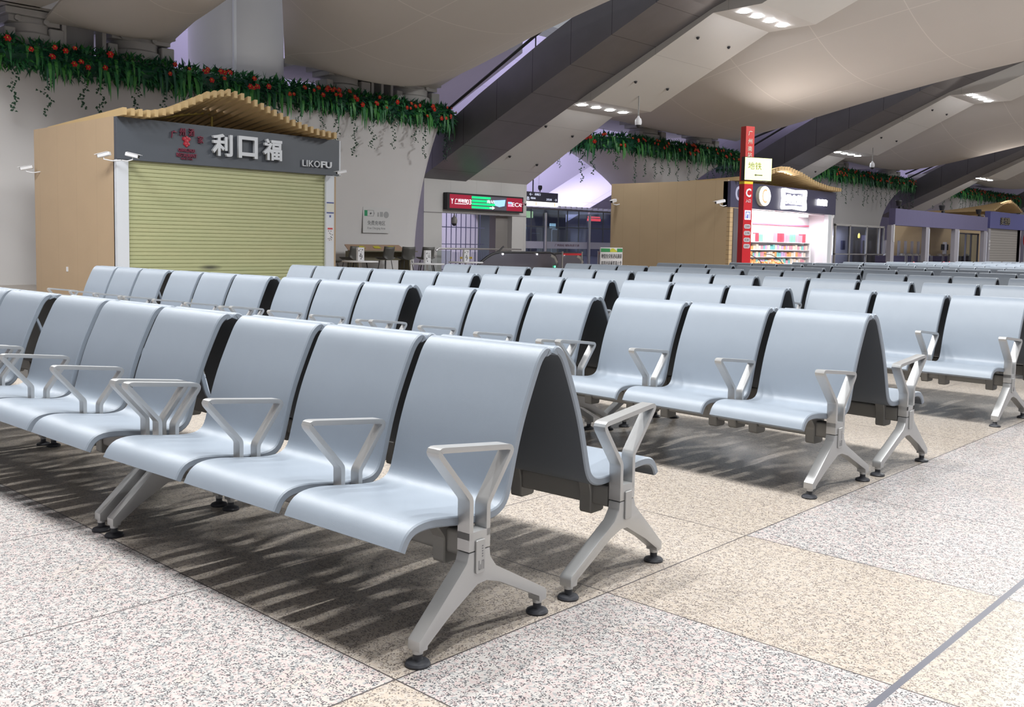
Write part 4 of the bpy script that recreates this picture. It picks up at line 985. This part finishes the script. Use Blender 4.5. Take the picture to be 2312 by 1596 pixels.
def stool(x, y, rz, label):
    t = thing('shell_chair', label, 'chair', (x, y, 0), math.radians(rz), group='dark chairs at the charging counter')
    q = MB(); vs = []; nu, nv = 10, 8
    for i in range(nu+1):
        u_ = i/nu; a = u_*1.45
        px_ = .2-.42*min(u_/.5, 1); pz_ = .66 if u_ < .5 else .66+(u_-.5)*2*.40; px_ -= .0 if u_ < .5 else (u_-.5)*.16
        for j in range(nv+1):
            v = -1+2*j/nv; vs.append((px_+(.10*v*v if u_ > .5 else 0), v*(.24-.02*abs(u_-.5)), pz_+.07*v*v*(1 if u_ < .6 else .2)))
    q.add(vs, [(i*(nv+1)+j, i*(nv+1)+j+1, (i+1)*(nv+1)+j+1, (i+1)*(nv+1)+j) for i in range(nu) for j in range(nv)])
    o = q.obj('seat_shell', CHB, t, smooth=60); md = o.modifiers.new('thick', 'SOLIDIFY'); md.thickness = .02
    for sx, sy in ((1, 1), (1, -1), (-1, 1), (-1, -1)):
        q = MB(); q.tube([(.12*sx-.02, .13*sy, .65), (.2*sx-.02, .21*sy, 0)], .013, 6); q.obj('leg', BLACK, t)
    q = MB(); q.tube([(.15, .17, .28), (.15, -.17, .28), (-.19, -.17, .28), (-.19, .17, .28), (.15, .17, .28)], .009, 6); q.obj('footrest', BLACK, t)
stool(-21.3, 15.95, 200, 'dark shell chair at the left end of the charging counter')
stool(-21.2, 17.25, 185, 'dark shell chair in the middle of the charging counter')
stool(-21.3, 18.19, 165, 'dark shell chair second from the right end of the charging counter')
stool(-21.3, 19.0, 170, 'dark shell chair at the right end of the charging counter')
stool(-18.1, 12.95, 90, 'dark chair half hidden behind the white post of the shuttered stall')
def cafe_table(x, y, r, h, label, cl):
    t = thing('round_table', label, 'table', (x, y, 0))
    q = MB(); q.lathe([(0, h-.035), (r, h-.035), (r+.01, h-.02), (r, h), (0, h)], n=40); q.obj('table_top', WHITE, t, smooth=35)
    for i in range(4):
        a = math.pi/4+i*math.pi/2; q = MB(); q.tube([(r*.35*math.cos(a), r*.35*math.sin(a), h-.03), (r*.62*math.cos(a), r*.62*math.sin(a), 0)], .016, 6); q.obj('leg', WHITE if i % 2 else BLACK, t)
    c = thing('menu_card', cl, 'card', (x, y, h), math.radians(8))
    q = MB(); q.box((-.03, -.11, .0), (.03, .11, .33)); q.obj('card', mat('card_white', (.64, .64, .66)), c, bevel=.002)
    q = MB(); rr_ = random.Random(int(x*10))
    for _ in range(14):
        yy = rr_.uniform(-.09, .06); zz_ = rr_.uniform(.03, .28); q.box((.03, yy, zz_), (.032, yy+.03, zz_+rr_.choice((.012, .03))))
    q.obj('print', INK, c)
cafe_table(-17.0, 13.02, .44, .74, 'white round table beside the shuttered stall', 'printed card standing on the table beside the shuttered stall')
cafe_table(-16.4, 14.7, .43, .69, 'middle white round table in front of the charging counter', 'printed card standing on the middle white table')
cafe_table(-17.0, 16.65, .47, .71, 'white round table in front of the escalator', 'printed card standing on the table in front of the escalator')

# ------------------------------------------------------------------ glass office, fascia, turnstiles at the far side
t = thing('glass_office', 'small glazed office built against the third pier', 'office', (-20, 46, 0))
q = MB(); 
for y in (0, 1.75, 3.9, 5.6, 6.2): q.box((-.05, y, 0), (.05, y+.1, 2.5))
q.box((-.05, 0, 2.45), (.05, 6.3, 2.55)); q.box((-.05, 0, .95), (.05, 6.3, 1.0)); q.obj('frame', BEAR, t)
q = MB(); q.box((-.01, .1, .0), (.01, 6.2, 2.45)); q.obj('glass_pane', glass('grey_glass', (.66, .68, .73), .88), t)
q = MB(); q.box((-1.9, -.1, 0), (-1.8, 6.4, 2.5)); q.obj('back_wall', mat('office_wall', (.36, .36, .42)), t)
q = MB(); q.box((-1.5, 2.3, .9), (-1.4, 2.9, 1.95)); q.obj('lit_window', mat('office_lit', (.6, .65, .7), emit=(.7, .75, .85), es=.7), t)
q = MB(); q.box((-1.0, 3.0, 1.2), (-.9, 3.35, 1.7)); q.obj('monitor', mat('monitor_dark', (.05, .05, .1)), t)
t = thing('warning_lamp', 'yellow lamp hanging in the glass office', 'lamp', (-20.6, 50.4, 1.98)); q = MB(); q.lathe([(0, -.13), (.06, -.1), (.06, .05), (.03, .13), (0, .16)], n=12); q.obj('lamp_glass', mat('lit_yellow', (.8, .6, .1), emit=(1, .8, .2), es=2), t, smooth=50)

LAV = mat('lavender_fascia', (.135, .125, .245), rough=.5, noise=.04); seams(LAV, {1: (.62, .1)}, width=.02, dark=.85)
FX = -15.5
t = thing('ticket_gate_portal', 'wide lavender-grey gate portal with three openings before the far stalls', 'portal', (FX, 42.4, 0))
q = MB(); q.box((-.3, .1, 2.37), (0, 13.1, 3.14)); q.obj('fascia', LAV, t, bevel=.01)
GPOST = mat('gate_post_grey', (.36, .35, .40), rough=.45)
for (a, b) in ((-.3, .1), (3.95, 4.4), (8.0, 8.6), (12.6, 13.1)):
    q = MB(); q.box((-.2, a, 0), (0, b, 2.37)); q.obj('post', GPOST, t)
    if a > 0:
        q = MB(); q.box((0, b-.12, 0), (.02, b, 2.3)); q.obj('post_light_edge', mat('pale_edge', (.62, .64, .74)), t)
q = MB(); q.box((-.02, -.08, 1.6), (.03, .02, 2.4)); q.obj('white_edge', WHITE, t)
for i, y in enumerate((43.3, 48.9, 54.5)):
    s_ = thing('flood_lamp', ['black floodlight on the left end of the lavender portal', 'black floodlight on the middle of the lavender portal', 'black floodlight on the right end of the lavender portal'][i], 'light', (FX-.2, y, 3.14))
    q = MB(); q.lathe([(0, -.12), (.1, -.12), (.16, .1), (.13, .14), (0, .14)], (0, 0, .26), n=10); q.obj('lamp_head', BLACK, s_, smooth=40); q = MB(); q.box((-.05, .08, 0), (.05, .3, .12)); q.obj('foot', BLACK, s_)
# tan wall of the stall behind the gate
t = thing('brown_stall', 'brown stall wall seen through the lavender gate portal', 'stall', (-19.5, 49.5, 0))
q = MB(); q.box((-.2, 3.0, 0), (0, 19, 2.95)); q.obj('wall_panels', TAN2, t)
q = MB()
for i in range(10, 30): q.box((-1.5, 1+i*.6, interp([(1, 2.95), (6, 3.0), (13, 3.7), (15, 3.8), (19, 3.0)], min(19, 1+i*.6))), (.5, 1.3+i*.6, interp([(1, 2.95), (6, 3.0), (13, 3.7), (15, 3.8), (19, 3.0)], min(19, 1+i*.6))+.12))
q.obj('wave_roof', TANSLAT, t)
# glass booth within the portal
t = thing('glass_booth', 'lit glass booth standing behind the third opening of the lavender portal', 'booth', (-16.9, 55.0, 0))
q = MB()
for y in (0, 1.3, 2.2, 3.4): q.box((-.04, y, 0), (.04, y+.09, 2.25))
q.box((-.04, 0, 2.2), (.04, 3.5, 2.28)); q.obj('frame', GPOST, t)
q = MB(); q.box((-.5, .5, .9), (-.45, .9, 2.1)); q.obj('blue_light_panel', mat('lit_lavender', (.4, .4, .8), emit=(.5, .5, 1), es=.9), t)
q = MB(); q.box((-.44, 1.0, 1.1), (-.4, 1.2, 1.8)); q.obj('white_light_panel', mat('lit_white_soft', (.8, .8, .8), emit=(.9, .95, 1), es=1.6), t)
q = MB(); q.box((-.01, .1, 0), (.01, 3.4, 2.2)); q.obj('glass_pane', glass('booth_glass', (.8, .84, .86), .9), t)
# turnstiles
TBLU = mat('turnstile_dark', (.10, .09, .17), rough=.4)
def turnstile(x, y, label, red=False, first_=[None]):
    t = thing('turnstile', label, 'turnstile', (x, y, 0), group='turnstiles behind the seating')
    q = MB(); q.box((-.22, -.13, 0), (.55, .13, .93)); q.obj('cabinet', TBLU, t, bevel=.01)
    q = MB(); q.box((.55, .06, 0), (.58, .15, .95)); q.box((.55, -.16, 0), (.58, -.08, .95)); q.obj('steel_edge', STEEL, t)
    q = MB(); q.lathe([(0, .93), (.16, .93), (.17, .97), (.10, 1.06), (0, 1.08)], (.35, 0, 0), n=16); q.obj('rounded_cap', STEEL, t, smooth=50)
    if red:
        q = MB(); q.lathe([(0, 0), (.05, 0), (.05, .02), (0, .03)], (.59, .1, .56), n=12, axis='x'); q.obj('red_indicator', mat('red_lamp', (.6, .02, .02), emit=(1, .12, .12), es=5), t)
for i, y in enumerate((50.34, 51.28, 52.19, 53.12, 54.03, 55.86, 56.78, 57.73, 58.7, 60.4)):
    turnstile(-18.5, y, 'dark turnstile with a steel cap, %s from the left end of the line' % (ORD[i] if i else 'first'), red=i in (1, 5, 6, 9))
turnstile(-18.5, 48.3, 'single dark blue turnstile beside the glass office')
for i in range(6):
    t = thing('gate_barrier', 'tall slim dark barrier post behind the turnstiles, %s from the left' % ['first', 'second', 'third', 'fourth', 'fifth', 'sixth'][i], 'post', (-19.0, 50.1+i*.95, 0)); q = MB(); q.box((-.05, -.09, 0), (.05, .09, 1.75)); q.obj('slim_panel', GPOST, t)
t = thing('face_scanner', 'white scanner column with two black screens above the turnstiles', 'scanner', (-18.2, 56.8, 0))
q = MB(); q.box((-.1, -.09, 1.05), (.1, .09, 1.75)); q.obj('column', WHITE, t, bevel=.02)
for s_ in (-1, 1):
    q = MB(); q.box((-.05, s_*.32-.16, 1.28), (.05, s_*.32+.16, 1.62)); q.obj('screen', BLACK, t, bevel=.01)

# last stall on the right with grey shutter
GSH = mat('grey_shutter', (.36, .34, .32), rough=.5); seams(GSH, {2: (7, 0)}, width=.03, dark=.6)
t = thing('grey_shutter_stall', 'far stall with a blue-violet fascia and closed grey shutter', 'stall', (FX, 55.9, 0))
q = MB(); q.box((-.3, 0, 2.55), (0, 9, 3.5)); fz = q.obj('fascia', mat('violet_blue_fascia', (.10, .105, .30), rough=.5), t, bevel=.01)
q = MB(); q.box((-.35, 0, 0), (-.05, .35, 2.55)); q.box((-.35, 5.7, 0), (-.05, 6.1, 2.55)); q.obj('post', GPOST, t)
q = MB(); q.box((-.2, .35, 0), (-.15, 5.7, 2.55)); q.obj('roller_shutter', GSH, t)
q = MB(); q.box((-.3, 5.7, 0), (-.05, 5.85, 2.55)); q.obj('olive_edge', OLIV, t)
text_mesh('fascia_letters', '麦当劳', 1.7, .42, mat('dull_gold', (.16, .14, .10)), fz, (.03, 2.6, 3.0), extrude=.06, bold=.02)
wave_canopy(t, [(.1, 3.5), (1.5, 3.9), (2.9, 4.12), (4.0, 3.9), (5.2, 3.55)],   .2, -3.5, .25, .11, .12)
for i, z_ in enumerate((1.55, 1.75, 1.35)):
    q = MB(); q.box((-.04, .05, z_), (-.03, .3, z_+.14)); q.obj('notice_sticker', mat('sticker_pale', (.6, .6, .62)), t)
t = thing('red_round_sign', 'red round sign at the right edge, beside the grey shutter', 'sign', (FX+.1, 62.3, 0))
q = MB(); q.prism_x([(.0+.42*math.cos(a), 2.0+.42*math.sin(a)) for a in [2*math.pi*i/24 for i in range(24)]], 0, .08); q.obj('disc', PRED, t)
q = MB(); q.box((-.03, -.06, 0), (.03, .06, 1.6)); q.obj('sign_post', WHITE, t)
# end wall far along the hall
q = MB(); q.box((-75, 112, 0), (14, 112.3, 22)); q.obj('wall_far', FARW, kind='structure')
# flat white cabinet near the last pier
t = thing('white_cabinet', 'white box cabinet above the farthest garland', 'cabinet', (-22.8, 79, 6.2)); q = MB(); q.box((-.8, -1.6, .1), (.0, 1.6, .45)); q.obj('cabinet_body', WHITE, t, bevel=.02)
print('objects', len(C.objects))
